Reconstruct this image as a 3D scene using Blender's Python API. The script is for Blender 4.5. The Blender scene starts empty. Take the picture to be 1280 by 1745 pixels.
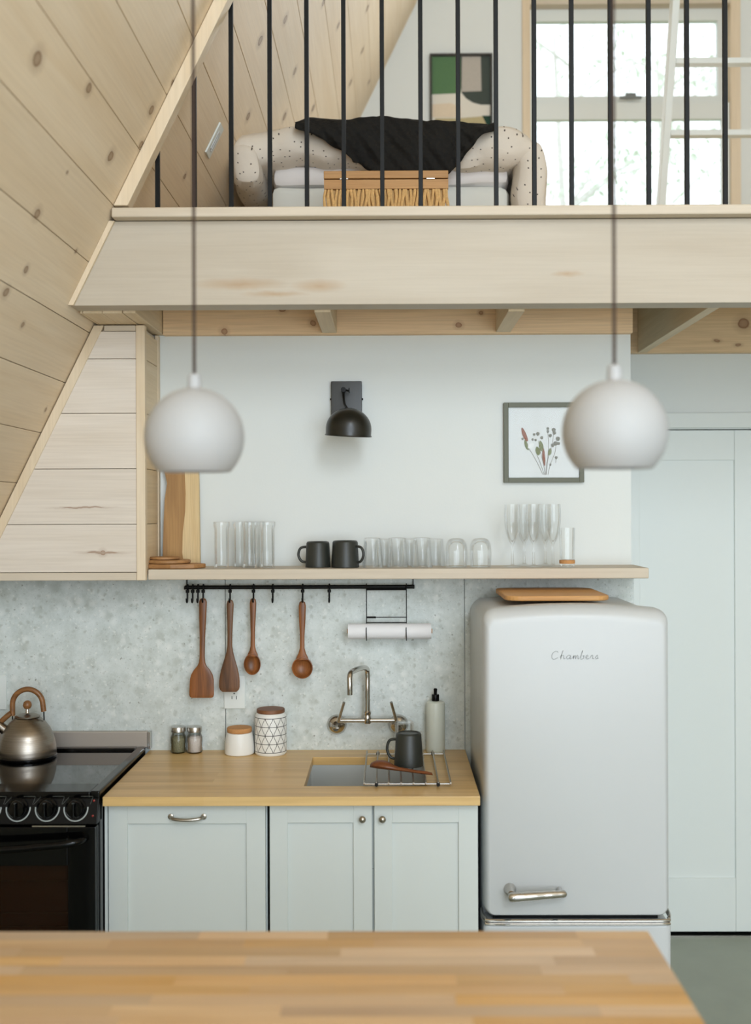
import bpy, bmesh, math, random
from mathutils import Vector, Matrix, noise as mnoise
random.seed(7)
R = math.radians
SC = bpy.context.scene
COL = SC.collection

# ---------------------------------------------------------------- camera
EYE = 1.735          # camera height; camera stands at the origin and looks along +Y
F = 1867.0           # focal length in pixels of the 1280x1745 frame (35 mm lens)
VX, VY = 664.0, 870.0
cam_d = bpy.data.cameras.new('camera')
cam = bpy.data.objects.new('camera', cam_d); COL.objects.link(cam)
cam.location = (0, 0, EYE)
cam.rotation_mode = 'QUATERNION'
cam.rotation_quaternion = (Matrix.Rotation(R(0.37), 3, 'Z') @ Matrix.Rotation(R(90), 3, 'X') @ Matrix.Rotation(R(-0.2), 3, 'Z')).to_quaternion()
cam_d.sensor_fit = 'VERTICAL'; cam_d.sensor_height = 32.72; cam_d.lens = 35.0
cam_d.shift_x = -12.0/1745; cam_d.shift_y = -2.5/1745
cam_d.clip_start = 0.05; cam_d.clip_end = 200
cam_d.dof.use_dof = True; cam_d.dof.focus_distance = 3.6; cam_d.dof.aperture_fstop = 1.7
SC.camera = cam

# ---------------------------------------------------------------- world, daylight, exposure
W = bpy.data.worlds.new('overcast_sky'); SC.world = W; W.use_nodes = True
wn = W.node_tree.nodes; wl = W.node_tree.links
bg = wn['Background']; bg.inputs['Color'].default_value = (0.87, 0.95, 1.0, 1); bg.inputs['Strength'].default_value = 2.0

def area_light(name, loc, rot, sx, sy, power, col):
    d = bpy.data.lights.new(name, 'AREA'); d.shape = 'RECTANGLE'; d.size = sx; d.size_y = sy
    d.energy = power; d.color = col
    o = bpy.data.objects.new(name, d); COL.objects.link(o); o.location = loc; o.rotation_euler = rot
    return o
# daylight through the tall gable glazing behind the camera, and through the loft window
area_light('gable_daylight', (1.42, -2.93, 1.85), (R(90), 0, 0), 3.6, 2.9, 152, (0.765, 0.88, 1.0))
area_light('gable_apex_daylight', (1.42, -2.93, 4.75), (R(90), 0, 0), 1.4, 2.0, 125, (0.765, 0.88, 1.0))
area_light('loft_window_daylight', (1.365, 6.12, 3.95), (R(-90), 0, 0), 1.0, 1.15, 20, (0.86, 0.95, 1.0))
SC.view_settings.view_transform = 'Standard'; SC.view_settings.look = 'None'
SC.view_settings.gamma = 1.0; SC.view_settings.use_curve_mapping = False
SC.view_settings.exposure = 0.04
SC.cycles.use_denoising = True
SC.cycles.caustics_reflective = False; SC.cycles.caustics_refractive = False
SC.cycles.sample_clamp_indirect = 4.0
SC.cycles.max_bounces = 8; SC.cycles.diffuse_bounces = 4; SC.cycles.glossy_bounces = 4; SC.cycles.transparent_max_bounces = 24
SC.cycles.use_adaptive_sampling = True; SC.cycles.adaptive_threshold = 0.03

# ---------------------------------------------------------------- helpers
def PX(px, d): return (px - VX) * d / F
def PZ(py, d): return EYE + (VY - py) * d / F
def lin(c):
    c = c / 255.0
    return c / 12.92 if c <= 0.04045 else ((c + 0.055) / 1.055) ** 2.4
def rgb(r, g, b): return (lin(r), lin(g), lin(b), 1.0)

SL = 2.03                                   # slope of the A-frame walls
TH = math.atan(SL); SN, CS = math.sin(TH), math.cos(TH)
X0 = -1.2536                                # left wall at eye height
RIDGE_X = 1.42
RIDGE_Z = EYE + (RIDGE_X - X0) * SL
def slope_x(z): return X0 + (z - EYE) / SL
def slope_xr(z): return 2 * RIDGE_X - slope_x(z)
def slope_z(x): return EYE + (x - X0) * SL
def on_slope(px, py):                       # where the ray of a pixel meets the left wall: depth, distance up the slope
    d = -X0 * F / ((VX - px) + (VY - py) / SL)
    return d, ((VY - py) * d / F) / SN

def mesh_obj(name, verts, faces, mat=None, parent=None, smooth=False, bevel=0.0, bseg=2, origin=None, angle=35):
    me = bpy.data.meshes.new(name)
    o0 = parent_world(parent) if parent is not None else Vector(origin or (0, 0, 0))
    me.from_pydata([Vector(v) - o0 for v in verts], [], faces)
    bm = bmesh.new(); bm.from_mesh(me)
    bmesh.ops.recalc_face_normals(bm, faces=bm.faces)
    if bevel > 0:
        es = [e for e in bm.edges if len(e.link_faces) == 2 and e.calc_face_angle(0) > R(30)]
        bmesh.ops.bevel(bm, geom=es, offset=bevel, segments=bseg, profile=0.5, affect='EDGES', clamp_overlap=True)
    for f in bm.faces: f.smooth = smooth
    if smooth:
        for e in bm.edges:
            e.smooth = not (len(e.link_faces) == 2 and e.calc_face_angle(0) > R(angle))
    bm.to_mesh(me); bm.free()
    ob = bpy.data.objects.new(name, me); COL.objects.link(ob)
    if parent is not None: ob.parent = parent
    else: ob.location = o0
    if mat: me.materials.append(mat)
    return ob
def parent_world(p):
    v = Vector((0, 0, 0))
    while p is not None:
        v += Vector(p.location); p = p.parent
    return v

class MB:
    def __init__(s): s.v = []; s.f = []
    def add(s, vs, fs):
        n = len(s.v); s.v += [tuple(v) for v in vs]; s.f += [tuple(i + n for i in f) for f in fs]; return s
    def box(s, x0, x1, y0, y1, z0, z1):
        return s.add([(x0,y0,z0),(x1,y0,z0),(x1,y1,z0),(x0,y1,z0),(x0,y0,z1),(x1,y0,z1),(x1,y1,z1),(x0,y1,z1)],
                     [(0,3,2,1),(4,5,6,7),(0,1,5,4),(1,2,6,5),(2,3,7,6),(3,0,4,7)])
    def prism(s, poly, y0, y1):              # polygon in XZ, extruded along Y
        n = len(poly)
        vs = [(x, y0, z) for x, z in poly] + [(x, y1, z) for x, z in poly]
        return s.add(vs, [tuple(range(n)), tuple(range(2*n-1, n-1, -1))] + [(i, (i+1) % n, n+(i+1) % n, n+i) for i in range(n)])
    def prism_z(s, poly, z0, z1):            # polygon in XY, extruded along Z
        n = len(poly)
        vs = [(x, y, z0) for x, y in poly] + [(x, y, z1) for x, y in poly]
        return s.add(vs, [tuple(range(n)), tuple(range(2*n-1, n-1, -1))] + [(i, (i+1) % n, n+(i+1) % n, n+i) for i in range(n)])
    def loft(s, rings, cap0=True, cap1=True, closed=False):
        n = len(rings[0]); vs = [p for r in rings for p in r]; fs = []
        m = len(rings)
        for k in range(m if closed else m - 1):
            a = k * n; b = ((k + 1) % m) * n
            for i in range(n):
                j = (i + 1) % n; fs.append((a+i, a+j, b+j, b+i))
        if not closed:
            if cap0: fs.append(tuple(range(n - 1, -1, -1)))
            if cap1: fs.append(tuple((m-1)*n + i for i in range(n)))
        return s.add(vs, fs)
    def lathe(s, prof, c, n=32, axis='Z', cap0=True, cap1=True, sx=1, sy=1):
        rings = []
        for r, h in prof:
            ring = []
            for i in range(n):
                a = 2 * math.pi * i / n; u, w = r * math.cos(a) * sx, r * math.sin(a) * sy
                p = {'Z': (u, w, h), 'Y': (u, h, w), 'X': (h, u, w)}[axis]
                ring.append((p[0]+c[0], p[1]+c[1], p[2]+c[2]))
            rings.append(ring)
        return s.loft(rings, cap0, cap1)
    def tube(s, pts, r, n=10, closed=False, rx=None):
        pts = [Vector(p) for p in pts]; rings = []; m = len(pts)
        rr = r if isinstance(r, (list, tuple)) else [r] * m
        up = None
        for k in range(m):
            if closed: t = pts[(k+1) % m] - pts[k-1]
            else: t = pts[min(k+1, m-1)] - pts[max(k-1, 0)]
            t.normalize()
            if up is None:
                up = Vector((0, 0, 1)) if abs(t.z) < 0.9 else Vector((1, 0, 0))
            a = t.cross(up)
            if a.length < 1e-5: a = t.cross(Vector((0.3, 1, 0.2)))
            a.normalize(); b = a.cross(t).normalized(); up = b
            rings.append([pts[k] + (a * math.cos(2*math.pi*i/n) + b * math.sin(2*math.pi*i/n)) * rr[k] for i in range(n)])
        return s.loft(rings, closed=closed)
    def build(s, name, mat=None, parent=None, **k): return mesh_obj(name, s.v, s.f, mat, parent, **k)

def smooth_path(pts, n=8):
    P = [Vector(p) for p in pts]; out = []
    for i in range(len(P) - 1):
        p0 = P[max(i-1, 0)]; p1 = P[i]; p2 = P[i+1]; p3 = P[min(i+2, len(P)-1)]
        for k in range(n):
            t = k / n
            out.append(0.5 * ((2*p1) + (p2-p0)*t + (2*p0-5*p1+4*p2-p3)*t*t + (3*p1-p0-3*p2+p3)*t**3))
    out.append(P[-1]); return out
def rrect(x0, x1, z0, z1, r, n=8, arch=0.0):
    r = max(min(r, (x1-x0)/2, (z1-z0)/2), 0.0005); out = []
    for cx, cz, a0 in ((x1-r, z0+r, -90), (x1-r, z1-r, 0), (x0+r, z1-r, 90), (x0+r, z0+r, 180)):
        for i in range(n + 1):
            a = R(a0 + 90.0 * i / n); out.append([cx + r*math.cos(a), cz + r*math.sin(a)])
        if a0 == 0 and arch:                       # extra points along the top edge
            for i in range(1, 8): out.append([x1-r - (x1-x0-2*r)*i/8, z1])
    if arch:
        for p in out:
            if p[1] > (z0+z1)/2:
                t = (p[0]-x0)/(x1-x0)*2-1; p[1] += arch*(1-t*t)*min(1, (p[1]-(z0+z1)/2)/((z1-z0)/2))
    return out
def pillow(mb, x0, x1, z0, z1, yb, yf, rc, re, n=6, arch=0.0, rx=None, rb=None):
    rx = re if rx is None else rx; rb = re if rb is None else rb   # rounding of the sides and of the bottom edge
    rings = [[(x, yb, z) for x, z in rrect(x0, x1, z0, z1, rc, 8, arch)]]
    for k in range(n + 1):
        a = R(90.0 * k / n); q = 1 - math.cos(a); y = yf + re - re * math.sin(a)
        rings.append([(x, y, z) for x, z in rrect(x0+rx*q, x1-rx*q, z0+rb*q, z1-re*q, max(rc-rx*q, 0.002), 8, arch)])
    return mb.loft(rings)

def tag(o, label=None, cat=None, group=None, kind=None):
    if label: o['label'] = label
    if cat: o['category'] = cat
    if group: o['group'] = group
    if kind: o['kind'] = kind
    return o
def thing(name, label, cat, loc, group=None):
    o = bpy.data.objects.new(name, None); COL.objects.link(o); o.location = loc; o.empty_display_size = 0.05
    return tag(o, label, cat, group)
def struct(o, label, cat): return tag(o, label, cat, None, 'structure')

# ---------------------------------------------------------------- materials
def new_mat(name):
    m = bpy.data.materials.new(name); m.use_nodes = True
    return m, m.node_tree.nodes, m.node_tree.links, m.node_tree.nodes['Principled BSDF']
def plain(name, c, rough=0.5, metal=0.0, spec=0.5, bump=0.0, bscale=60, var=0.0, coat=0.0):
    m, n, l, p = new_mat(name)
    p.inputs['Base Color'].default_value = c; p.inputs['Roughness'].default_value = rough
    p.inputs['Metallic'].default_value = metal; p.inputs['Specular IOR Level'].default_value = spec
    p.inputs['Coat Weight'].default_value = coat
    tc = n.new('ShaderNodeTexCoord')
    nz = n.new('ShaderNodeTexNoise'); nz.inputs['Scale'].default_value = bscale; nz.inputs['Detail'].default_value = 4
    l.new(tc.outputs['Object'], nz.inputs['Vector'])
    if var:
        mx = n.new('ShaderNodeMix'); mx.data_type = 'RGBA'
        mx.inputs[6].default_value = tuple(x*(1-var) for x in c[:3]) + (1,); mx.inputs[7].default_value = tuple(min(1, x*(1+var)) for x in c[:3]) + (1,)
        l.new(nz.outputs['Fac'], mx.inputs[0]); l.new(mx.outputs[2], p.inputs['Base Color'])
    if bump:
        b = n.new('ShaderNodeBump'); b.inputs['Strength'].default_value = bump; b.inputs['Distance'].default_value = 0.004
        l.new(nz.outputs['Fac'], b.inputs['Height']); l.new(b.outputs['Normal'], p.inputs['Normal'])
    return m
def ramp(n, stops):
    r = n.new('ShaderNodeValToRGB'); e = r.color_ramp.elements
    e[0].position, e[0].color = stops[0]; e[1].position, e[1].color = stops[-1]
    for pos, c in stops[1:-1]:
        x = e.new(pos); x.color = c
    return r
def wood(name, c1, c2, axis='X', cells=1.0, knots=(), knot_col=(118, 84, 56), rough=0.55, rnd=0.12, fine=0.25, plane=(0, 1), coat=0.0, ring=True, sat=0.0):
    m, n, l, p = new_mat(name)
    tc = n.new('ShaderNodeTexCoord'); oi = n.new('ShaderNodeObjectInfo')
    off = n.new('ShaderNodeVectorMath'); off.operation = 'MULTIPLY_ADD'
    l.new(oi.outputs['Random'], off.inputs[0]); off.inputs[1].default_value = (7.3, 5.1, 3.7)
    l.new(tc.outputs['Object'], off.inputs[2])
    mp = n.new('ShaderNodeMapping'); l.new(off.outputs[0], mp.inputs['Vector'])
    s = [13.0 * cells] * 3; s['XYZ'.index(axis)] = 1.1 * cells; mp.inputs['Scale'].default_value = s
    n1 = n.new('ShaderNodeTexNoise'); n1.inputs['Scale'].default_value = 1.0; n1.inputs['Detail'].default_value = 5; n1.inputs['Distortion'].default_value = 0.8
    l.new(mp.outputs[0], n1.inputs['Vector'])
    r1 = ramp(n, [(0.3, c1), (0.72, c2)]); l.new(n1.outputs['Fac'], r1.inputs['Fac'])
    mp2 = n.new('ShaderNodeMapping'); l.new(off.outputs[0], mp2.inputs['Vector'])
    s2 = [150.0 * cells] * 3; s2['XYZ'.index(axis)] = 4.0 * cells; mp2.inputs['Scale'].default_value = s2
    n2 = n.new('ShaderNodeTexNoise'); n2.inputs['Scale'].default_value = 1.0; n2.inputs['Detail'].default_value = 3
    l.new(mp2.outputs[0], n2.inputs['Vector'])
    mx = n.new('ShaderNodeMix'); mx.data_type = 'RGBA'; mx.blend_type = 'MULTIPLY'; mx.inputs[0].default_value = fine
    r2 = ramp(n, [(0.35, (0.55, 0.5, 0.45, 1)), (0.6, (1, 1, 1, 1))]); l.new(n2.outputs['Fac'], r2.inputs['Fac'])
    l.new(r1.outputs['Color'], mx.inputs[6]); l.new(r2.outputs['Color'], mx.inputs[7])
    # every plank, stave or board has its own tone
    hs = n.new('ShaderNodeHueSaturation'); l.new(mx.outputs[2], hs.inputs['Color'])
    mr = n.new('ShaderNodeMapRange'); mr.inputs['To Min'].default_value = 1 - rnd; mr.inputs['To Max'].default_value = 1 + rnd * 0.6
    l.new(oi.outputs['Random'], mr.inputs['Value']); l.new(mr.outputs[0], hs.inputs['Value'])
    if sat:
        ms = n.new('ShaderNodeMath'); ms.operation = 'FRACT'; mm = n.new('ShaderNodeMath'); mm.operation = 'MULTIPLY'; mm.inputs[1].default_value = 17.3
        l.new(oi.outputs['Random'], mm.inputs[0]); l.new(mm.outputs[0], ms.inputs[0])
        mq = n.new('ShaderNodeMapRange'); mq.inputs['To Min'].default_value = 1 - sat; mq.inputs['To Max'].default_value = 1 + sat
        l.new(ms.outputs[0], mq.inputs['Value']); l.new(mq.outputs[0], hs.inputs['Saturation'])
    out = hs.outputs['Color']
    if knots:
        wob = n.new('ShaderNodeTexNoise'); wob.inputs['Scale'].default_value = 25; l.new(tc.outputs['Object'], wob.inputs['Vector'])
        wv = n.new('ShaderNodeVectorMath'); wv.operation = 'MULTIPLY_ADD'; l.new(wob.outputs['Color'], wv.inputs[0])
        wv.inputs[1].default_value = (0.012, 0.012, 0.012); l.new(tc.outputs['Object'], wv.inputs[2])
        last = None
        for (a, b, ra, rb) in knots:
            cpos = [0, 0, 0]; cpos[plane[0]] = a + 0.006; cpos[plane[1]] = b + 0.006
            sc = [0, 0, 0]; sc[plane[0]] = 1 / ra; sc[plane[1]] = 1 / rb
            v1 = n.new('ShaderNodeVectorMath'); v1.operation = 'SUBTRACT'; l.new(wv.outputs[0], v1.inputs[0]); v1.inputs[1].default_value = cpos
            v2 = n.new('ShaderNodeVectorMath'); v2.operation = 'MULTIPLY'; l.new(v1.outputs[0], v2.inputs[0]); v2.inputs[1].default_value = sc
            v3 = n.new('ShaderNodeVectorMath'); v3.operation = 'LENGTH'; l.new(v2.outputs[0], v3.inputs[0])
            if last is None: last = v3.outputs['Value']
            else:
                mn = n.new('ShaderNodeMath'); mn.operation = 'MINIMUM'; l.new(last, mn.inputs[0]); l.new(v3.outputs['Value'], mn.inputs[1]); last = mn.outputs[0]
        kr = ramp(n, [(0.0, (0.8, 0.8, 0.8, 1)), (0.3, (0.45, 0.45, 0.45, 1)), (0.6, (0, 0, 0, 1))]) if not ring else ramp(n, [(0.0, (0.62, 0.62, 0.62, 1)), (0.22, (0.72, 0.72, 0.72, 1)), (0.30, (0.95, 0.95, 0.95, 1)), (0.36, (0.28, 0.28, 0.28, 1)), (0.8, (0, 0, 0, 1))])
        hv = n.new('ShaderNodeMath'); hv.operation = 'MULTIPLY'; hv.inputs[1].default_value = 0.33; l.new(last, hv.inputs[0])
        l.new(hv.outputs[0], kr.inputs['Fac'])
        km = n.new('ShaderNodeMix'); km.data_type = 'RGBA'; l.new(kr.outputs['Color'], km.inputs[0])
        l.new(out, km.inputs[6]); km.inputs[7].default_value = rgb(*knot_col); out = km.outputs[2]
    l.new(out, p.inputs['Base Color'])
    p.inputs['Roughness'].default_value = rough; p.inputs['Coat Weight'].default_value = coat; p.inputs['Coat Roughness'].default_value = 0.3
    b = n.new('ShaderNodeBump'); b.inputs['Strength'].default_value = 0.08; b.inputs['Distance'].default_value = 0.002
    l.new(n2.outputs['Fac'], b.inputs['Height']); l.new(b.outputs['Normal'], p.inputs['Normal'])
    return m
def glass(name, tint=(0.993, 0.996, 0.995), edge=(0.93, 0.95, 0.945), refl=0.5):
    m, n, l, p = new_mat(name); n.remove(p); out = n['Material Output']
    lw = n.new('ShaderNodeLayerWeight'); lw.inputs['Blend'].default_value = 0.25
    cr = ramp(n, [(0.55, tint + (1,)), (1.0, edge + (1,))]); l.new(lw.outputs['Facing'], cr.inputs['Fac'])
    tr = n.new('ShaderNodeBsdfTransparent'); l.new(cr.outputs['Color'], tr.inputs['Color'])
    gl = n.new('ShaderNodeBsdfGlossy'); gl.inputs['Roughness'].default_value = 0.03; gl.inputs['Color'].default_value = (1, 1, 1, 1)
    fr = n.new('ShaderNodeFresnel'); fr.inputs['IOR'].default_value = 1.45
    mu = n.new('ShaderNodeMath'); mu.operation = 'MULTIPLY'; mu.inputs[1].default_value = refl; l.new(fr.outputs[0], mu.inputs[0])
    mx = n.new('ShaderNodeMixShader'); l.new(mu.outputs[0], mx.inputs['Fac']); l.new(tr.outputs[0], mx.inputs[1]); l.new(gl.outputs[0], mx.inputs[2])
    l.new(mx.outputs[0], out.inputs['Surface']); return m

PINE1, PINE2 = rgb(241, 222, 194), rgb(232, 209, 176)
# knots of the sloped wall, at the places where the photograph shows them
wk = []
for (kx, ky, kr_) in ((65,97,.017),(153,147,.012),(190,263,.014),(260,185,.013),(242,244,.011),(64,361,.013),(115,292,.005),(45,456,.009),
                      (130,425,.006),(38,551,.008),(77,696,.007),(10,494,.012),(316,299,.009),(489,32,.014),(554,4,.013),(579,43,.013),(505,120,.014),
                      (425,197,.015),(487,197,.016),(600,140,.015),(620,86,.014),(629,14,.014),(631,140,.012),(446,68,.016),(536,183,.016),(296,138,.008)):
    d_, v_ = on_slope(kx, ky); wk.append((d_, v_, kr_ * 1.25, kr_))
M = {}
M['pine_wall'] = wood('pine_wall', PINE1, PINE2, 'X', 1.0, wk, knot_col=(132, 98, 66), rnd=0.07, fine=0.12)
M['pine'] = wood('pine', rgb(217, 204, 185), rgb(207, 191, 168), 'X', 1.0, rnd=0.06, fine=0.12)
M['pine_y'] = wood('pine_y', rgb(232, 212, 180), rgb(218, 194, 156), 'Y', 1.0, rnd=0.08, fine=0.15)
M['pine_z'] = wood('pine_z', rgb(232, 214, 187), rgb(222, 200, 168), 'Z', 1.0, rnd=0.05, fine=0.12)
M['white_wall'] = plain('white_wall', rgb(226, 229, 226), 0.85, bump=0.05, bscale=180, spec=0.2)
M['white_trim'] = plain('white_trim', rgb(226, 230, 226), 0.5, bump=0.02, bscale=40)
M['white_gloss'] = plain('white_gloss', rgb(200, 202, 202), 0.32, bump=0.004, bscale=30)
M['white_lamp'] = plain('white_lamp', rgb(180, 180, 180), 0.55, bump=0.003, bscale=30)
M['cab'] = plain('cabinet_paint', rgb(213, 218, 215), 0.5, bump=0.01, bscale=120)
M['black_metal'] = plain('black_metal', rgb(11, 11, 9), 0.45, spec=0.2, bump=0.02, bscale=200)
M['black_sconce'] = plain('black_enamel', rgb(30, 29, 23), 0.32, bump=0.01, bscale=100)
M['black_gloss'] = plain('black_enamel_gloss', rgb(5, 5, 5), 0.1, bump=0.003, bscale=40, spec=0.25)
M['black_glass'] = plain('black_glass', rgb(5, 5, 5), 0.04, bump=0.001, bscale=20, spec=0.9)
M['black_plastic'] = plain('black_plastic', rgb(8, 8, 8), 0.3, spec=0.2, bump=0.01, bscale=90)
M['dark_gap'] = plain('dark_gap', rgb(12, 13, 11), 0.9, bump=0.02)
M['chrome'] = plain('chrome', rgb(198, 194, 188), 0.1, 1.0, bump=0.002, bscale=20)
M['steel'] = plain('steel', rgb(190, 186, 180), 0.25, 1.0, bump=0.01, bscale=90)
M['nickel'] = plain('nickel', rgb(176, 168, 156), 0.3, 1.0, bump=0.005, bscale=60)
M['cord'] = plain('brown_cord', rgb(62, 44, 34), 0.8, bump=0.3, bscale=500)
M['mug'] = plain('charcoal_stoneware', rgb(44, 46, 41), 0.42, bump=0.03, bscale=120, var=0.12)
M['white_ceramic'] = plain('white_ceramic', rgb(238, 237, 232), 0.4, bump=0.01)
M['walnut_lid'] = wood('walnut_lid', rgb(140, 92, 58), rgb(112, 72, 46), 'X', 3.0)
M['cork'] = plain('cork', rgb(196, 142, 88), 0.8, bump=0.3, bscale=300, var=0.2)
M['acacia'] = wood('acacia', rgb(168, 104, 54), rgb(96, 58, 30), 'Z', 3.0, rnd=0.15, fine=0.5, rough=0.4)
M['walnut'] = wood('walnut', rgb(134, 92, 60), rgb(80, 52, 32), 'Z', 3.2, rnd=0.1, fine=0.5, rough=0.45)
M['acacia_x'] = wood('acacia_x', rgb(142, 80, 40), rgb(88, 48, 24), 'X', 2.4, rnd=0.1, fine=0.35, rough=0.4)
M['board'] = wood('serving_board', rgb(216, 164, 102), rgb(198, 142, 80), 'X', 2.0, rnd=0.05, fine=0.25)
M['teak'] = wood('teak_tray', rgb(182, 134, 84), rgb(150, 106, 62), 'X', 2.5, rnd=0.12, fine=0.35)
M['heart'] = wood('board_heartwood', rgb(186, 144, 88), rgb(146, 104, 58), 'Z', 1.6, rnd=0.03, fine=0.3)
M['sap'] = wood('board_sapwood', rgb(232, 206, 158), rgb(214, 182, 130), 'Z', 1.6, rnd=0.03, fine=0.25)
M['handle_wood'] = wood('kettle_wood', rgb(160, 110, 62), rgb(118, 78, 42), 'X', 3.0, rnd=0.05, fine=0.3, rough=0.4)
M['basket_wood'] = wood('basket_lid_wood', rgb(206, 158, 100), rgb(184, 134, 78), 'X', 2.0, rnd=0.1, fine=0.3)
M['straw'] = plain('straw', rgb(216, 174, 114), 0.8, bump=0.4, bscale=160, var=0.3)
M['stave'] = wood('butcher_block_stave', rgb(228, 190, 138), rgb(206, 160, 104), 'X', 1.0, rnd=0.19, sat=0.2, fine=0.2, rough=0.34, coat=0.3)
M['glass'] = glass('clear_glass')
M['pane'] = glass('window_pane', (0.985, 0.99, 0.988), (0.93, 0.95, 0.95), 0.3)
M['jar_glass'] = glass('jar_glass', (0.93, 0.95, 0.94), (0.45, 0.48, 0.46), 0.8)
M['oven_glass'] = glass('oven_glass', (0.52, 0.42, 0.34), (0.2, 0.16, 0.13), 0.5)
M['oven_dark'] = plain('oven_interior', rgb(120, 84, 56), 0.7, bump=0.05)
M['red_lamp'] = plain('red_indicator', rgb(150, 40, 26), 0.3, bump=0.01)
M['silver_mark'] = plain('silver_print', rgb(186, 192, 190), 0.4, bump=0.01)
M['grey_mark'] = plain('grey_print', rgb(88, 92, 88), 0.4, bump=0.01)
M['herb'] = plain('dried_herbs', rgb(142, 136, 106), 0.9, bump=0.8, bscale=220, var=0.5)
M['salt'] = plain('pink_salt', rgb(232, 216, 206), 0.8, bump=0.6, bscale=240, var=0.12)
M['soap'] = plain('frosted_soap_bottle', rgb(216, 219, 206), 0.35, bump=0.005)
M['soap_low'] = plain('soap_liquid', rgb(214, 212, 180), 0.3, bump=0.005)
M['paper'] = plain('paper_towel', rgb(236, 235, 236), 0.9, bump=0.15, bscale=260)
M['frame_olive'] = plain('olive_metal_frame', rgb(96, 97, 78), 0.5, bump=0.02, bscale=90)
M['mat_paper'] = plain('picture_paper', rgb(226, 227, 226), 0.8, bump=0.02)
M['picture_black'] = plain('black_picture_frame', rgb(46, 42, 34), 0.5, bump=0.02)
M['sheet'] = plain('pale_sheet', rgb(222, 222, 214), 0.9, bump=0.25, bscale=30, spec=0.1)
M['sheet2'] = plain('lilac_white_sheet', rgb(228, 222, 218), 0.9, bump=0.2, bscale=30, spec=0.1)
M['concrete'] = plain('polished_concrete', rgb(148, 153, 138), 0.4, bump=0.03, bscale=7, var=0.14)

def stone():
    m, n, l, p = new_mat('pebbled_stone')
    tc = n.new('ShaderNodeTexCoord')
    n1 = n.new('ShaderNodeTexNoise'); n1.inputs['Scale'].default_value = 14; n1.inputs['Detail'].default_value = 9; n1.inputs['Roughness'].default_value = 0.78
    l.new(tc.outputs['Object'], n1.inputs['Vector'])
    r1 = ramp(n, [(0.33, rgb(192, 198, 192)), (0.5, rgb(210, 216, 212)), (0.68, rgb(224, 229, 226))]); l.new(n1.outputs['Fac'], r1.inputs['Fac'])
    out = r1.outputs['Color']
    wob = n.new('ShaderNodeVectorMath'); wob.operation = 'MULTIPLY_ADD'; wob.inputs[1].default_value = (0.045, 0.045, 0.045)
    l.new(n1.outputs['Color'], wob.inputs[0]); l.new(tc.outputs['Object'], wob.inputs[2])
    for sc, lo, hi, c, f in ((17, 0.16, 0.42, (178, 183, 174), 0.55), (26, 0.15, 0.45, (236, 238, 234), 0.55), (45, 0.16, 0.4, (172, 176, 166), 0.55), (70, 0.14, 0.36, (238, 239, 234), 0.6), (38, 0.06, 0.16, (132, 134, 122), 0.8), (120, 0.1, 0.3, (150, 152, 142), 0.6)):
        v = n.new('ShaderNodeTexVoronoi'); v.inputs['Scale'].default_value = sc; l.new(wob.outputs[0], v.inputs['Vector'])
        rr = ramp(n, [(lo, (1, 1, 1, 1)), (hi, (0, 0, 0, 1))]); l.new(v.outputs['Distance'], rr.inputs['Fac'])
        sel = n.new('ShaderNodeSeparateColor'); l.new(v.outputs['Color'], sel.inputs[0])
        st = ramp(n, [(0.62, (0, 0, 0, 1)), (0.72, (f, f, f, 1))]); l.new(sel.outputs[0], st.inputs['Fac'])
        mu = n.new('ShaderNodeMath'); mu.operation = 'MULTIPLY'; l.new(rr.outputs['Color'], mu.inputs[0]); l.new(st.outputs['Color'], mu.inputs[1])
        mx = n.new('ShaderNodeMix'); mx.data_type = 'RGBA'; l.new(mu.outputs[0], mx.inputs[0]); l.new(out, mx.inputs[6]); mx.inputs[7].default_value = rgb(*c); out = mx.outputs[2]
    l.new(out, p.inputs['Base Color']); p.inputs['Roughness'].default_value = 0.5
    b = n.new('ShaderNodeBump'); b.inputs['Strength'].default_value = 0.1; b.inputs['Distance'].default_value = 0.002
    l.new(n1.outputs['Fac'], b.inputs['Height']); l.new(b.outputs['Normal'], p.inputs['Normal'])
    return m
M['stone'] = stone()

def butcher():
    m, n, l, p = new_mat('butcher_block_counter')
    tc = n.new('ShaderNodeTexCoord')
    br = n.new('ShaderNodeTexBrick'); br.inputs['Scale'].default_value = 1.0; br.inputs['Mortar Size'].default_value = 0.0
    br.inputs['Brick Width'].default_value = 0.46; br.inputs['Row Height'].default_value = 0.042; br.offset = 0.37
    br.inputs['Color1'].default_value = rgb(230, 194, 134); br.inputs['Color2'].default_value = rgb(214, 174, 108)
    l.new(tc.outputs['Object'], br.inputs['Vector'])
    mp = n.new('ShaderNodeMapping'); mp.inputs['Scale'].default_value = (2.5, 60, 60); l.new(tc.outputs['Object'], mp.inputs['Vector'])
    n1 = n.new('ShaderNodeTexNoise'); n1.inputs['Scale'].default_value = 1; n1.inputs['Detail'].default_value = 5; l.new(mp.outputs[0], n1.inputs['Vector'])
    r = ramp(n, [(0.35, (0.78, 0.74, 0.68, 1)), (0.6, (1, 1, 1, 1))]); l.new(n1.outputs['Fac'], r.inputs['Fac'])
    mx = n.new('ShaderNodeMix'); mx.data_type = 'RGBA'; mx.blend_type = 'MULTIPLY'; mx.inputs[0].default_value = 0.7
    l.new(br.outputs['Color'], mx.inputs[6]); l.new(r.outputs['Color'], mx.inputs[7]); l.new(mx.outputs[2], p.inputs['Base Color'])
    p.inputs['Roughness'].default_value = 0.33
    return m
M['counter'] = butcher()

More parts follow.
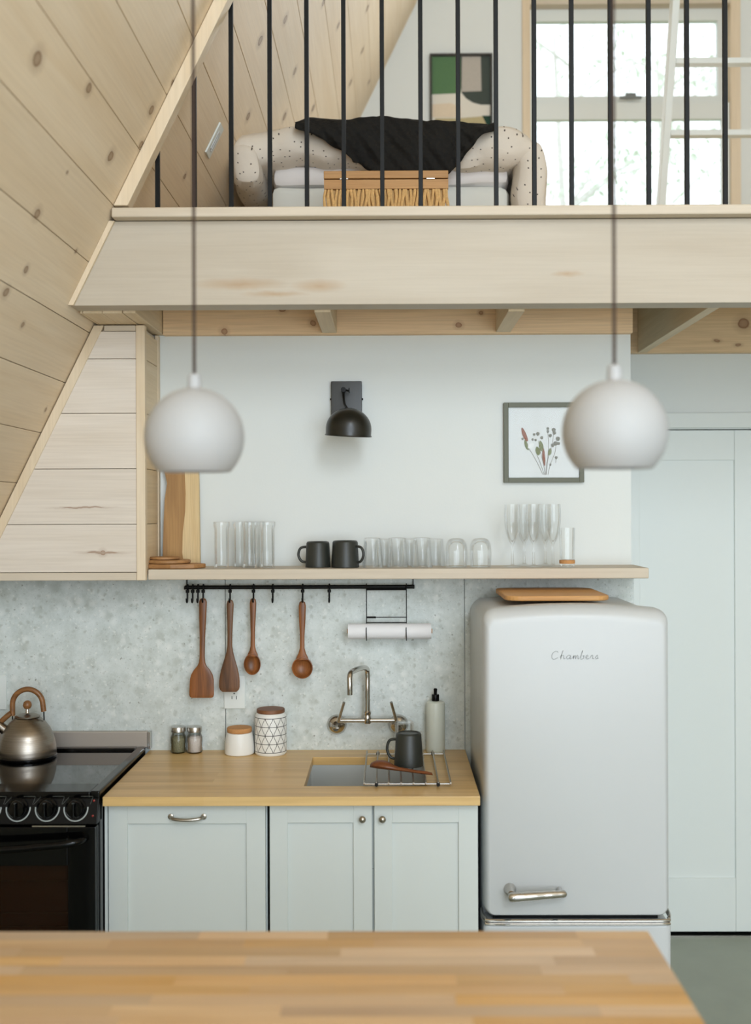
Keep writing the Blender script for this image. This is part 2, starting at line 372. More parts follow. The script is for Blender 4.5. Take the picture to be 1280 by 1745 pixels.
def brushed():
    m, n, l, p = new_mat('brushed_steel')
    tc = n.new('ShaderNodeTexCoord'); mp = n.new('ShaderNodeMapping'); mp.inputs['Scale'].default_value = (4, 4, 500); l.new(tc.outputs['Object'], mp.inputs['Vector'])
    nz = n.new('ShaderNodeTexNoise'); nz.inputs['Scale'].default_value = 1; l.new(mp.outputs[0], nz.inputs['Vector'])
    r = ramp(n, [(0.3, rgb(146, 137, 126)), (0.7, rgb(160, 151, 140))]); l.new(nz.outputs['Fac'], r.inputs['Fac']); l.new(r.outputs['Color'], p.inputs['Base Color'])
    p.inputs['Metallic'].default_value = 1; p.inputs['Roughness'].default_value = 0.27; p.inputs['Anisotropic'].default_value = 0.85
    tg_ = n.new('ShaderNodeTangent'); tg_.direction_type = 'RADIAL'; tg_.axis = 'Z'; l.new(tg_.outputs[0], p.inputs['Tangent'])
    return m
M['brushed'] = brushed()

def dotted():
    m, n, l, p = new_mat('dotted_linen')
    tc = n.new('ShaderNodeTexCoord'); v = n.new('ShaderNodeTexVoronoi'); v.inputs['Scale'].default_value = 27; v.inputs['Randomness'].default_value = 0.8
    v.voronoi_dimensions = '2D'; v.inputs['Scale'].default_value = 24
    sp_ = n.new('ShaderNodeSeparateXYZ'); l.new(tc.outputs['Object'], sp_.inputs[0]); su_ = n.new('ShaderNodeMath'); su_.operation = 'SUBTRACT'
    l.new(sp_.outputs[2], su_.inputs[0]); l.new(sp_.outputs[1], su_.inputs[1]); cb_ = n.new('ShaderNodeCombineXYZ'); l.new(sp_.outputs[0], cb_.inputs[0]); l.new(su_.outputs[0], cb_.inputs[1]); l.new(cb_.outputs[0], v.inputs['Vector'])
    r = ramp(n, [(0.05, (1, 1, 1, 1)), (0.085, (0, 0, 0, 1))]); l.new(v.outputs['Distance'], r.inputs['Fac'])
    mx = n.new('ShaderNodeMix'); mx.data_type = 'RGBA'; l.new(r.outputs['Color'], mx.inputs[0]); mx.inputs[6].default_value = rgb(226, 216, 202); mx.inputs[7].default_value = rgb(62, 50, 44)
    l.new(mx.outputs[2], p.inputs['Base Color']); p.inputs['Roughness'].default_value = 0.9; p.inputs['Specular IOR Level'].default_value = 0.1
    nz = n.new('ShaderNodeTexNoise'); nz.inputs['Scale'].default_value = 9; nz.inputs['Detail'].default_value = 5; l.new(tc.outputs['Object'], nz.inputs['Vector'])
    b = n.new('ShaderNodeBump'); b.inputs['Strength'].default_value = 0.35; b.inputs['Distance'].default_value = 0.03; l.new(nz.outputs['Fac'], b.inputs['Height']); l.new(b.outputs['Normal'], p.inputs['Normal'])
    return m
M['dotted'] = dotted()
def knit():
    m, n, l, p = new_mat('black_quilted_knit')
    tc = n.new('ShaderNodeTexCoord'); mp = n.new('ShaderNodeMapping'); mp.inputs['Rotation'].default_value = (0, R(38), 0); mp.inputs['Scale'].default_value = (1, 1, 1); l.new(tc.outputs['Object'], mp.inputs['Vector'])
    w = n.new('ShaderNodeTexWave'); w.inputs['Scale'].default_value = 7; w.inputs['Distortion'].default_value = 1.2; l.new(mp.outputs[0], w.inputs['Vector'])
    v = n.new('ShaderNodeTexVoronoi'); v.inputs['Scale'].default_value = 70; l.new(tc.outputs['Object'], v.inputs['Vector'])
    ad = n.new('ShaderNodeMath'); ad.operation = 'MULTIPLY_ADD'; ad.inputs[1].default_value = 0.4; l.new(v.outputs['Distance'], ad.inputs[0]); l.new(w.outputs['Fac'], ad.inputs[2])
    b = n.new('ShaderNodeBump'); b.inputs['Strength'].default_value = 0.8; b.inputs['Distance'].default_value = 0.012; l.new(ad.outputs[0], b.inputs['Height']); l.new(b.outputs['Normal'], p.inputs['Normal'])
    p.inputs['Base Color'].default_value = rgb(38, 37, 35); p.inputs['Roughness'].default_value = 0.95; p.inputs['Specular IOR Level'].default_value = 0.15
    return m
M['knit'] = knit()
def canister_mat():
    m, n, l, p = new_mat('line_patterned_ceramic')
    tc = n.new('ShaderNodeTexCoord'); sx = n.new('ShaderNodeSeparateXYZ'); l.new(tc.outputs['Object'], sx.inputs[0])
    def mth(op, a, b=None, c=None):
        x = n.new('ShaderNodeMath'); x.operation = op
        for i, q in enumerate((a, b, c)):
            if q is None: continue
            if isinstance(q, (int, float)): x.inputs[i].default_value = q
            else: l.new(q, x.inputs[i])
        return x.outputs[0]
    ang = mth('ARCTAN2', sx.outputs[1], sx.outputs[0])
    u = mth('FRACT', mth('MULTIPLY', ang, 12 / (2 * math.pi)))
    rowh = 0.0285
    zz = mth('DIVIDE', mth('SUBTRACT', sx.outputs[2], 0.012), rowh)
    cs = mth('MULTIPLY', mth('COSINE', mth('MULTIPLY', zz, math.pi)), 0.19)
    d1 = mth('ABSOLUTE', mth('SUBTRACT', mth('SUBTRACT', u, 0.25), cs))
    d2 = mth('ABSOLUTE', mth('ADD', mth('SUBTRACT', u, 0.75), cs))
    fz = mth('FRACT', zz); d3 = mth('MULTIPLY', mth('MINIMUM', fz, mth('SUBTRACT', 1.0, fz)), 1.0)
    lines = mth('LESS_THAN', mth('MINIMUM', mth('MINIMUM', d1, d2), d3), 0.035)
    top = mth('LESS_THAN', sx.outputs[2], 0.012 + 4 * rowh + 0.001); bot = mth('GREATER_THAN', sx.outputs[2], 0.011)
    msk = mth('MULTIPLY', mth('MULTIPLY', lines, top), bot)
    mx = n.new('ShaderNodeMix'); mx.data_type = 'RGBA'; l.new(msk, mx.inputs[0]); mx.inputs[6].default_value = rgb(238, 237, 232); mx.inputs[7].default_value = rgb(44, 42, 40)
    l.new(mx.outputs[2], p.inputs['Base Color']); p.inputs['Roughness'].default_value = 0.4
    return m
M['lined'] = canister_mat()

# ================================================================ THE SETTING
D_BACK, D_DOOR, D_LOFT, D_BEAM, D_FRONT = 3.77, 4.45, 6.2, 3.25, -3.0
Z_LOFT = 2.60
FL = slope_x(0); FR = slope_xr(0)

struct(MB().box(FL - 0.3, FR + 0.3, D_FRONT - 0.2, D_LOFT + 0.2, -0.12, 0).build('floor', M['concrete']), 'grey-green polished concrete floor seen beyond the fridge', 'floor')

# --- sloped walls: local X runs along the depth, local Y up the slope, local Z into the room
def slope_root(name, label, sign, plank_mat, u0, u1, planks=True):
    L = (RIDGE_Z - EYE) / SN; v0 = (0 - EYE) / SN
    me = bpy.data.meshes.new(name); mb = MB(); mb.box(u0, u1, v0, L, -0.14, -0.022)
    me.from_pydata(mb.v, [], mb.f); me.update()
    o = bpy.data.objects.new(name, me); COL.objects.link(o); me.materials.append(M['pine_wall' if sign > 0 else 'pine'])
    ex = Vector((0, 1, 0)) if sign > 0 else Vector((0, -1, 0))
    ey = Vector((CS * sign, 0, SN)); ez = ex.cross(ey)
    mat = Matrix((ex, ey, ez)).transposed().to_4x4(); mat.translation = Vector((X0 if sign > 0 else 2*RIDGE_X - X0, 0, EYE))
    o.matrix_world = mat
    struct(o, label, 'wall')
    if planks:
        zs = []; z = 2.636
        while z > 0: z -= 0.1615
        while z < RIDGE_Z: zs.append(z); z += 0.1615
        zs = [0.0] + [q for q in zs if q > 0.02] + [RIDGE_Z]
        for a, b in zip(zs[:-1], zs[1:]):
            va, vb = (a - EYE) / SN + 0.0009, (b - EYE) / SN - 0.0009
            p = mesh_obj('plank', *(lambda q: (q.v, q.f))(MB().box(u0, u1, va, vb, -0.02, 0.0)), plank_mat, bevel=0.0012, bseg=1)
            p.parent = o
    return o
slope_root('wall_left', 'sloping wall of knotty pale pine boards on the left', 1, M['pine_wall'], D_FRONT, D_LOFT)
slope_root('wall_right', 'sloping wall of pale pine boards out of view on the right', -1, M['pine'], -D_LOFT, -D_FRONT, planks=False)

# --- white wall behind the kitchen (a bump-out that ends beside the door)
ZC = 2.34
mb = MB(); mb.prism([(slope_x(0)+.005, 0.001), (0.83, 0.001), (0.83, 2.57), (slope_x(2.57)+.005, 2.57)], D_BACK, D_DOOR + 0.1)
struct(mb.build('wall_back', M['white_wall']), 'smooth white kitchen wall behind the shelf and lamp', 'wall')
# --- wall with the door, farther back
DX0, DX1, DZ1 = 0.905, 1.515, 2.057
mb = MB(); mb.box(0.832, DX0-0.004, D_DOOR, D_DOOR+0.12, 0.001, 2.57); mb.box(DX0-0.004, DX1+0.004, D_DOOR, D_DOOR+0.12, DZ1+0.004, 2.57)
mb.prism([(DX1+0.004, 0.001), (slope_xr(0)+.015, 0.001), (slope_xr(2.57)+.015, 2.57), (DX1+0.004, 2.57)], D_DOOR, D_DOOR+0.12)
struct(mb.build('wall_passage', M['white_wall']), 'pale grey-white wall around the white door behind the fridge', 'wall')
# --- far gable of the loft with its window opening
WX0, WX1, WZ0, WZ1 = PX(905, D_LOFT), PX(1246, D_LOFT), 3.28, PZ(10, D_LOFT)
mb = MB(); LX = lambda z: slope_x(z) - .1; RX = lambda z: slope_xr(z) + .1
mb.prism([(LX(Z_LOFT), Z_LOFT), (RX(Z_LOFT), Z_LOFT), (RX(WZ0), WZ0), (LX(WZ0), WZ0)], D_LOFT, D_LOFT+.14)
mb.prism([(LX(WZ0), WZ0), (WX0, WZ0), (WX0, WZ1), (LX(WZ1), WZ1)], D_LOFT, D_LOFT+.14)
mb.prism([(WX1, WZ0), (RX(WZ0), WZ0), (RX(WZ1), WZ1), (WX1, WZ1)], D_LOFT, D_LOFT+.14)
mb.prism([(LX(WZ1), WZ1), (RX(WZ1), WZ1), (RIDGE_X, RIDGE_Z-.05)], D_LOFT, D_LOFT+.14)
mb.prism([(LX(0), 0.001), (RX(0), 0.001), (RX(2.56), 2.56), (LX(2.56), 2.56)], D_LOFT, D_LOFT+.14)
struct(mb.build('wall_loft', M['white_wall']), 'white gable wall at the far end of the loft', 'wall')
# --- gable behind the camera with tall glazing
gz0, gz1, gin = 0.3, 6.1, 0.34
mb = MB(); YG = (D_FRONT-.14, D_FRONT)
mb.prism([(LX(0), 0.001), (RX(0), 0.001), (RX(gz0), gz0), (LX(gz0), gz0)], *YG)
mb.prism([(LX(gz0), gz0), (slope_x(gz0)+gin, gz0), (slope_x(gz1)+gin, gz1), (LX(gz1), gz1)], *YG)
mb.prism([(RX(gz0), gz0), (slope_xr(gz0)-gin, gz0), (slope_xr(gz1)-gin, gz1), (RX(gz1), gz1)], *YG)
mb.prism([(LX(gz1), gz1), (RX(gz1), gz1), (RIDGE_X, RIDGE_Z+.15)], *YG)
struct(mb.build('wall_front', M['white_wall']), 'gable wall behind the camera framing tall glazing', 'wall')
w2 = thing('window_2', 'tall triangular gridded gable glazing behind the camera', 'window', (RIDGE_X, D_FRONT, gz0)); w2['kind'] = 'structure'
for k in range(-2, 3):
    x = RIDGE_X + k*1.0; zt_ = min(gz1, slope_z(RIDGE_X - abs(k)*1.0 - gin) if k else gz1)
    MB().box(x-.03, x+.03, D_FRONT-.10, D_FRONT-.02, gz0, zt_).build('mullion', M['white_trim'], w2)
for z in (gz0, 2.2, 4.0): MB().box(slope_x(z)+gin, slope_xr(z)-gin, D_FRONT-.10, D_FRONT-.02, z, z+.06).build('transom', M['white_trim'], w2)

# --- loft floor, beam, ledgers, joists, soffit
struct(MB().prism([(slope_x(2.572)+.01, 2.572), (slope_xr(2.572)-.15, 2.572), (slope_xr(Z_LOFT)-.15, Z_LOFT), (slope_x(Z_LOFT)+.01, Z_LOFT)], D_BEAM+.09, D_LOFT-.005).build('ceiling', M['pine_y']), 'pine loft floor boards forming the kitchen ceiling', 'ceiling')
ZB = 2.347
bk = [(PX(410,3.25), PZ(483,3.25), .085, .012), (PX(545,3.25), PZ(486,3.25), .05, .012), (PX(968,3.25), PZ(468,3.25), .03, .006), (PX(470,3.25), PZ(500,3.25), .06, .006)]
M['beam'] = wood('beam_pine', rgb(198, 187, 170), rgb(187, 174, 155), 'X', 1.0, bk, knot_col=(178, 148, 114), rnd=0.02, fine=0.08, ring=False, plane=(0, 2))
struct(MB().prism([(slope_x(ZB)+.004, ZB), (slope_xr(ZB)-.15, ZB), (slope_xr(2.597)-.15, 2.597), (slope_x(2.597)+.004, 2.597)], D_BEAM, D_BEAM+.085).build('trim_1', M['beam'], bevel=.002), 'wide pale timber beam across the edge of the loft', 'beam')
struct(MB().box(slope_x(2.627)+.0, slope_xr(2.63)-.15, D_BEAM-.04, D_BEAM+.09, 2.599, 2.628).build('trim_2', M['pine'], bevel=.004), 'pale wooden cap board along the top of the beam', 'trim')
mb = MB(); mb.prism([(slope_x(ZB)+.001, ZB), (slope_x(ZB)+.017, ZB), (slope_x(2.596)+.017, 2.596), (slope_x(2.596)+.001, 2.596)], D_BEAM-.012, D_BEAM-.001)
struct(mb.build('trim_3', M['pine_z']), 'thin pale strip sealing the left end of the beam', 'trim')
mb = MB(); mb.prism([(slope_x(2.634)+.002, 2.634), (slope_x(2.634)+.044, 2.634), (slope_x(5.5)+.044, 5.5), (slope_x(5.5)+.002, 5.5)], 3.212, 3.262)
struct(mb.build('trim_4', M['pine_z'], bevel=.002), 'slanted pale wooden strip climbing the pine wall above the cap', 'trim')
lk = [(PX(535,3.75), PZ(551,3.75), .011, .009), (PX(384,3.75), PZ(564,3.75), .010, .010), (PX(782,3.75), PZ(556,3.75), .010, .009), (PX(820,3.75), PZ(535,3.75), .007, .006), (PX(483,3.75), PZ(527,3.75), .012, .009)]
M['ledger'] = wood('ledger_pine', rgb(248, 216, 174), rgb(240, 203, 158), 'X', 1.0, lk, knot_col=(150, 100, 66), rnd=0.02, fine=0.3, plane=(0, 2))
M['ledger2'] = wood('ledger_pine_passage', rgb(234, 206, 166), rgb(220, 186, 142), 'X', 1.0, [(PX(1268,4.41), PZ(554,4.41), .022, .02), (PX(1222,4.41), PZ(583,4.41), .012, .006), (PX(1258,4.41), PZ(590,4.41), .012, .005)], knot_col=(128, 84, 54), rnd=0.02, fine=0.3, plane=(0, 2))
struct(MB().box(-0.772, 0.83, D_BACK-.038, D_BACK-.001, 2.337, 2.57).build('trim_5', M['ledger'], bevel=.002), 'reddish pine ledger board along the top of the white wall', 'trim')
struct(MB().box(0.834, slope_xr(2.6)-.3, D_DOOR-.038, D_DOOR-.001, 2.365, 2.57).build('trim_6', M['ledger2'], bevel=.002), 'knotty pine ledger board above the white door', 'trim')
def joist(x0, x1, d1, z0, label, mat='pine_y'):
    struct(MB().box(x0, x1, D_BEAM+.088, d1, z0, 2.57).build('trim_7', M[mat], bevel=.002), label, 'joist')
joist(PX(550,3.73), PX(575,3.73), D_BACK-.04, ZC, 'pine ceiling joist left of the black wall lamp, running to the wall')
joist(PX(846,3.73), PX(871,3.73), D_BACK-.04, ZC, 'pine ceiling joist above the framed pressed flowers')
joist(1.0, 1.036, D_DOOR-.04, 2.366, 'shaded pine joist over the passage at the right')
joist(-0.812, -0.774, D_BACK-.001, ZC, 'pine joist beside the top of the wooden hood')
sf = thing('ceiling_soffit', 'pine board soffit between the beam and the wooden hood', 'ceiling', (-0.9, 3.4, ZC)); sf['kind'] = 'structure'
xs = [slope_x(ZC)+.012, -0.935, -0.875, -0.814]
for a, b in zip(xs[:-1], xs[1:]): MB().box(a+.0008, b-.0008, D_BEAM+.087, D_BACK-.002, ZC-.0005, ZC+.016).build('plank', M['pine_y'], sf, bevel=.001, bseg=1)

# --- door in the passage
dr = thing('door_1', 'white shaker door with one tall recessed panel behind the fridge', 'door', ((DX0+DX1)/2, D_DOOR, 0.018)); dr['kind'] = 'structure'
st = 0.112
MB().box(DX0, DX0+st, D_DOOR+.012, D_DOOR+.05, .018, DZ1).build('stile', M['white_trim'], dr, bevel=.0015, bseg=1)
MB().box(DX1-st, DX1, D_DOOR+.012, D_DOOR+.05, .018, DZ1).build('stile', M['white_trim'], dr, bevel=.0015, bseg=1)
MB().box(DX0+st+.0006, DX1-st-.0006, D_DOOR+.012, D_DOOR+.05, 1.935, DZ1).build('rail', M['white_trim'], dr, bevel=.0015, bseg=1)
MB().box(DX0+st+.0006, DX1-st-.0006, D_DOOR+.012, D_DOOR+.05, .018, .235).build('rail', M['white_trim'], dr, bevel=.0015, bseg=1)
MB().box(DX0+st-.004, DX1-st+.004, D_DOOR+.022, D_DOOR+.04, .23, 1.94).build('panel', M['white_trim'], dr)
struct(MB().box(DX0-.06, DX1+.075, D_DOOR-.016, D_DOOR-.001, DZ1+.008, 2.126).build('trim_8', M['white_trim'], bevel=.002), 'white head casing above the passage door', 'trim')
struct(MB().box(DX1+.006, DX1+.075, D_DOOR-.016, D_DOOR-.001, .001, DZ1+.007).build('trim_9', M['white_trim'], bevel=.002), 'white side casing right of the passage door', 'trim')
struct(MB().box(DX0, DX1, D_DOOR+.001, D_DOOR+.11, .0005, .006).build('trim_10', M['steel']), 'thin metal threshold under the white door', 'threshold')
struct(MB().box(DX0-.2, DX1+.2, D_DOOR+.13, D_DOOR+.15, .001, 2.1).build('wall_closet', M['dark_gap']), 'dark closet back behind the white door', 'wall')

# --- loft window
wd = thing('window_1', 'white double-hung loft window in a pine casing, bright daylight outside', 'window', ((WX0+WX1)/2, D_LOFT, WZ0)); wd['kind'] = 'structure'
cw = 0.042
MB().box(WX0-cw, WX0+.002, D_LOFT-.018, D_LOFT+.10, WZ0-.05, WZ1+.05).build('casing', M['pine_z'], wd, bevel=.002)
MB().box(WX1-.002, WX1+cw+.012, D_LOFT-.018, D_LOFT+.10, WZ0-.05, WZ1+.05).build('casing', M['pine_z'], wd, bevel=.002)
MB().box(WX0, WX1, D_LOFT-.017, D_LOFT+.10, WZ1-.004, WZ1+.05).build('casing', M['pine'], wd, bevel=.002)
MB().box(WX0, WX1, D_LOFT-.03, D_LOFT+.10, WZ0-.05, WZ0+.012).build('sill', M['pine'], wd, bevel=.002)
gxa, gxb = PX(917, D_LOFT), PX(1229, D_LOFT); zup, zm1, zm0 = PZ(32, D_LOFT), PZ(161, D_LOFT), PZ(205, D_LOFT)
def ring(x0, x1, z0, z1, ix0, ix1, iz0, iz1, y0, y1):
    m_ = MB(); m_.box(x0, ix0, y0, y1, z0, z1); m_.box(ix1, x1, y0, y1, z0, z1); m_.box(ix0, ix1, y0, y1, z0, iz0); m_.box(ix0, ix1, y0, y1, iz1, z1); return m_
xw0, xw1 = WX0+.003, WX1-.003
up = ring(xw0, xw1, (zm1+zm0)/2+.0, WZ1-.005, gxa, gxb, zm1, zup, D_LOFT+.045, D_LOFT+.085).build('upper_sash', M['white_trim'], wd)
MB().box(gxa-.004, gxb+.004, D_LOFT+.063, D_LOFT+.067, zm1-.004, zup+.004).build('pane', M['pane'], up)
lo = ring(xw0, xw1, WZ0+.013, (zm1+zm0)/2+.02, gxa-.01, gxb+.01, WZ0+.06, zm0, D_LOFT+.005, D_LOFT+.043).build('lower_sash', M['white_trim'], wd)
MB().box(gxa-.014, gxb+.014, D_LOFT+.022, D_LOFT+.026, WZ0+.056, zm0+.004).build('pane', M['pane'], lo)
lt = MB(); lt.box(PX(1058, D_LOFT), PX(1095, D_LOFT), D_LOFT-.012, D_LOFT+.004, PZ(171, D_LOFT), PZ(167, D_LOFT)); lt.box(PX(1068, D_LOFT), PX(1086, D_LOFT), D_LOFT-.004, D_LOFT+.004, PZ(168, D_LOFT), PZ(161, D_LOFT))
lt.build('latch', plain('grey_latch', rgb(120, 124, 122), 0.5, bump=0.01), wd)

# ================================================================ BACKSPLASH
bs = thing('backsplash', 'grey-green pebbled stone backsplash of large slabs behind the counter', 'backsplash', (0, D_BACK, 0.91)); bs['kind'] = 'structure'
zt = PZ(988, D_BACK-.012)
sx = [slope_x(0.9)+.25, PX(-25, 3.758), PX(383, 3.758), PX(791, 3.758), PX(1080, 3.758)]
for a, b in zip([-9] + sx[1:-1], sx[1:]): MB().prism([(max(a+.0012, slope_x(.80)+.006), .80), (b-.0012, .80), (b-.0012, 1.511), (max(a+.0012, slope_x(1.511)+.006), 1.511)], D_BACK-.012, D_BACK-.0005).build('slab', M['stone'], bs, bevel=.0008, bseg=1)

# ================================================================ RANGE HOOD
DH = 3.53; HX = -0.7885; HZ0, HZ1 = 1.512, 2.336
hd = thing('range_hood', 'pine-clad range hood cover with a slanting left side above the stove', 'range hood', ((slope_x(1.9)+HX)/2, 3.65, HZ0))
def hood_poly(z0, z1, inset_l, inset_r): return [(slope_x(z0)+.004+inset_l, z0), (HX-inset_r, z0), (HX-inset_r, z1), (slope_x(z1)+.004+inset_l, z1)]
hl = hd.location
M['hood'] = wood('hood_pine', rgb(231, 220, 207), rgb(221, 208, 192), 'X', 1.0, [(PX(173, DH)-hl.x, PZ(940, DH)-hl.z, .008, .008), (PX(173, DH)-hl.x, PZ(940, DH)-hl.z, .05, .0028), (PX(140, DH)-hl.x, PZ(863, DH)-hl.z, .065, .002)], knot_col=(150, 116, 90), rnd=0.03, fine=0.16, plane=(0, 2))
MB().prism(hood_poly(HZ0+.012, HZ1-.004, .012, .014), DH+.022, D_BACK-.014).build('body', M['pine'], hd)
zz = [HZ0+.026] + [PZ(y, DH) for y in (892, 797, 702, 609)] + [HZ1-.018]
for a, b in zip(zz[:-1], zz[1:]):
    MB().prism(hood_poly(a+.0009, b-.0009, .028, .028), DH+.006, DH+.021).build('plank', M['hood'], hd, bevel=.001, bseg=1)
    MB().box(HX-.013, HX-.003, DH+.03, D_BACK-.034, a+.0009, b-.0009).build('side_plank', M['pine_y'], hd, bevel=.001, bseg=1)
MB().prism([(slope_x(HZ0)+.004, HZ0), (slope_x(HZ0)+.036, HZ0), (slope_x(HZ1)+.036, HZ1), (slope_x(HZ1)+.004, HZ1)], DH, DH+.02).build('edge_strip', M['pine_z'], hd, bevel=.0015, bseg=1)
MB().box(HX-.029, HX, DH, DH+.028, HZ0, HZ1).build('edge_strip', M['pine_z'], hd, bevel=.0015, bseg=1)
MB().box(slope_x(HZ0)+.037, HX-.030, DH+.001, DH+.02, HZ0, HZ0+.025).build('edge_strip', M['pine'], hd, bevel=.0015, bseg=1)
MB().box(slope_x(HZ1)+.037, HX-.030, DH+.001, DH+.02, HZ1-.018, HZ1).build('edge_strip', M['pine'], hd, bevel=.0015, bseg=1)
MB().box(HX-.012, HX, D_BACK-.033, D_BACK-.002, HZ0+.036, HZ1).build('edge_strip', M['pine_z'], hd, bevel=.0015, bseg=1)
MB().prism_z([(slope_x(HZ0)+.08, DH+.03), (HX-.04, DH+.03), (HX-.04, D_BACK-.03), (slope_x(HZ0)+.08, D_BACK-.03)], HZ0+.002, HZ0+.011).build('underside', M['steel'], hd)

# ================================================================ SHELF
DS = 3.556; SZ0, SZ1 = 1.512, 1.546
tag(MB().box(HX+.002, 0.84, DS, D_BACK-.0005, SZ0, SZ1).build('floating_shelf', M['pine'], bevel=.003, origin=(0, D_BACK, SZ0)), 'long pale pine floating shelf carrying glasses and mugs', 'shelf')

# ================================================================ COUNTER, SINK, CABINETS
CX0, CX1, CY0, CY1, CZ0, CZ1 = -0.8275, 0.2566, 3.14, D_BACK-.013, 0.888, 0.915
HX0, HX1, HY0, HY1 = -0.258, 0.108, 3.262, 3.645
def slab_hole():
    o = [(CX0,CY0),(CX1,CY0),(CX1,CY1),(CX0,CY1)]; i = [(HX0,HY0),(HX1,HY0),(HX1,HY1),(HX0,HY1)]
    vs = [(x,y,CZ1) for x,y in o] + [(x,y,CZ1) for x,y in i] + [(x,y,CZ0) for x,y in o] + [(x,y,CZ0) for x,y in i]
    fs = []
    for k in range(4):
        j = (k+1) % 4
        fs += [(k, j, 4+j, 4+k), (8+j, 8+k, 12+k, 12+j), (8+k, 8+j, j, k), (4+k, 4+j, 12+j, 12+k)]
    return vs, fs
v_, f_ = slab_hole()
tag(mesh_obj('countertop', v_, f_, M['counter'], bevel=.0018, bseg=2, origin=(CX0, CY0, CZ0)), 'butcher block countertop with a square sink cut-out', 'countertop')
sk = thing('sink', 'small square stainless steel sink set under the butcher block', 'sink', ((HX0+HX1)/2, (HY0+HY1)/2, .70))
e = .006
mb = MB(); x0, x1, y0, y1 = HX0-e, HX1+e, HY0-e, HY1+e; zb = .715; zt_ = CZ0-.001; w = .004
mb.box(x0-w, x0, y0-w, y1+w, zb, zt_); mb.box(x1, x1+w, y0-w, y1+w, zb, zt_); mb.box(x0, x1, y0-w, y0, zb, zt_); mb.box(x0, x1, y1, y1+w, zb, zt_); mb.box(x0-w, x1+w, y0-w, y1+w, zb-w, zb)
mb.build('basin', plain('sink_steel', rgb(222, 222, 218), 0.36, 1.0, bump=0.004, bscale=30), sk)
MB().lathe([(.045, .0), (.045, .003), (.03, .004), (.02, .001)], ((HX0+HX1)/2, (HY0+HY1)/2, zb), 24).build('drain', M['chrome'], sk, smooth=True)

DC = 3.175
def shaker(parent, x0, x1, z0, z1, bl, br, bt, bb, name='door'):
    d = ring(x0, x1, z0, z1, x0+bl, x1-br, z0+bb, z1-bt, DC, DC+.02).build(name, M['cab'], parent, bevel=.0008, bseg=1)
    MB().box(x0+bl-.004, x1-br+.004, DC+.008, DC+.016, z0+bb-.004, z1-bt+.004).build('panel', M['cab'], d)
    return d
ca = thing('base_cabinet', 'grey-painted cabinet with one wide shaker front and a bow handle beside the stove', 'cabinet', (PX(315, DC), DC+.3, 0), 'grey base cabinets')
MB().box(PX(175, DC), PX(452, DC), DC+.022, D_BACK-.06, .1, CZ0-.001).build('body', M['cab'], ca)
MB().box(PX(175, DC), PX(180, DC), DC+.004, DC+.021, .1, CZ0-.001).build('filler_strip', M['cab'], ca)
MB().box(PX(178, DC), PX(452, DC), DC+.08, DC+.1, .0, .099).build('toe_kick', M['dark_gap'], ca)
d1 = shaker(ca, PX(182, DC), PX(450, DC), .105, CZ0-.004, .055, .055, .056, .056)
def bow_handle(parent, x0, x1, z, y):
    mb = MB(); mb.tube(smooth_path([(x0, y, z), (x0+.006, y-.016, z-.001), (x0+.022, y-.022, z-.003), ((x0+x1)/2, y-.024, z-.004), (x1-.022, y-.022, z-.003), (x1-.006, y-.016, z-.001), (x1, y, z)], 5), .0048, 10)
    mb.lathe([(.0085, 0), (.0085, -.003), (.005, -.005)], (x0, y, z), 16, 'Y'); mb.lathe([(.0085, 0), (.0085, -.003), (.005, -.005)], (x1, y, z), 16, 'Y')
    o = mb.build('handle', M['nickel'], parent, smooth=True); o['label'] = 'brushed metal bow handle'; return o
bow_handle(d1, PX(289, DC), PX(345, DC), PZ(1391, DC), DC)
cb = thing('base_cabinet', 'grey-painted sink cabinet with two shaker doors and round knobs', 'cabinet', (PX(634, DC), DC+.3, 0), 'grey base cabinets')
MB().box(PX(457, DC), PX(813, DC), DC+.022, D_BACK-.06, .1, .69).add([], []).build('body', M['cab'], cb)
mb = MB(); mb.box(PX(457, DC), PX(457, DC)+.016, DC+.022, D_BACK-.06, .691, CZ0-.001); mb.box(PX(813, DC)-.016, PX(813, DC), DC+.022, D_BACK-.06, .691, CZ0-.001); mb.box(PX(457, DC)+.016, PX(813, DC)-.016, DC+.022, DC+.034, .691, CZ0-.001)
mb.build('upper_frame', M['cab'], cb)
MB().box(PX(457, DC), PX(813, DC), DC+.08, DC+.1, .0, .099).build('toe_kick', M['dark_gap'], cb)
MB().box(PX(452, DC)+.0005, PX(457, DC)-.0005, DC+.03, DC+.05, .1, CZ0-.002).build('gap_shade', M['dark_gap'], cb)  # near-black strip colours in the shade of the gap between the cabinets
def knob(parent, x, z):
    o = MB().lathe([(.004, 0), (.004, -.008), (.006, -.010), (.0095, -.014), (.010, -.019), (.007, -.023), (.001, -.025)], (x, DC, z), 20, 'Y').build('knob', M['nickel'], parent, smooth=True); o['label'] = 'round brushed metal knob'
d2 = shaker(cb, PX(457.5, DC), PX(632, DC), .105, CZ0-.004, .052, .054, .054, .056); knob(d2, PX(616, DC), PZ(1394, DC))
d3 = shaker(cb, PX(636, DC), PX(812.5, DC), .105, CZ0-.004, .052, .056, .054, .056); knob(d3, PX(650, DC), PZ(1394, DC))

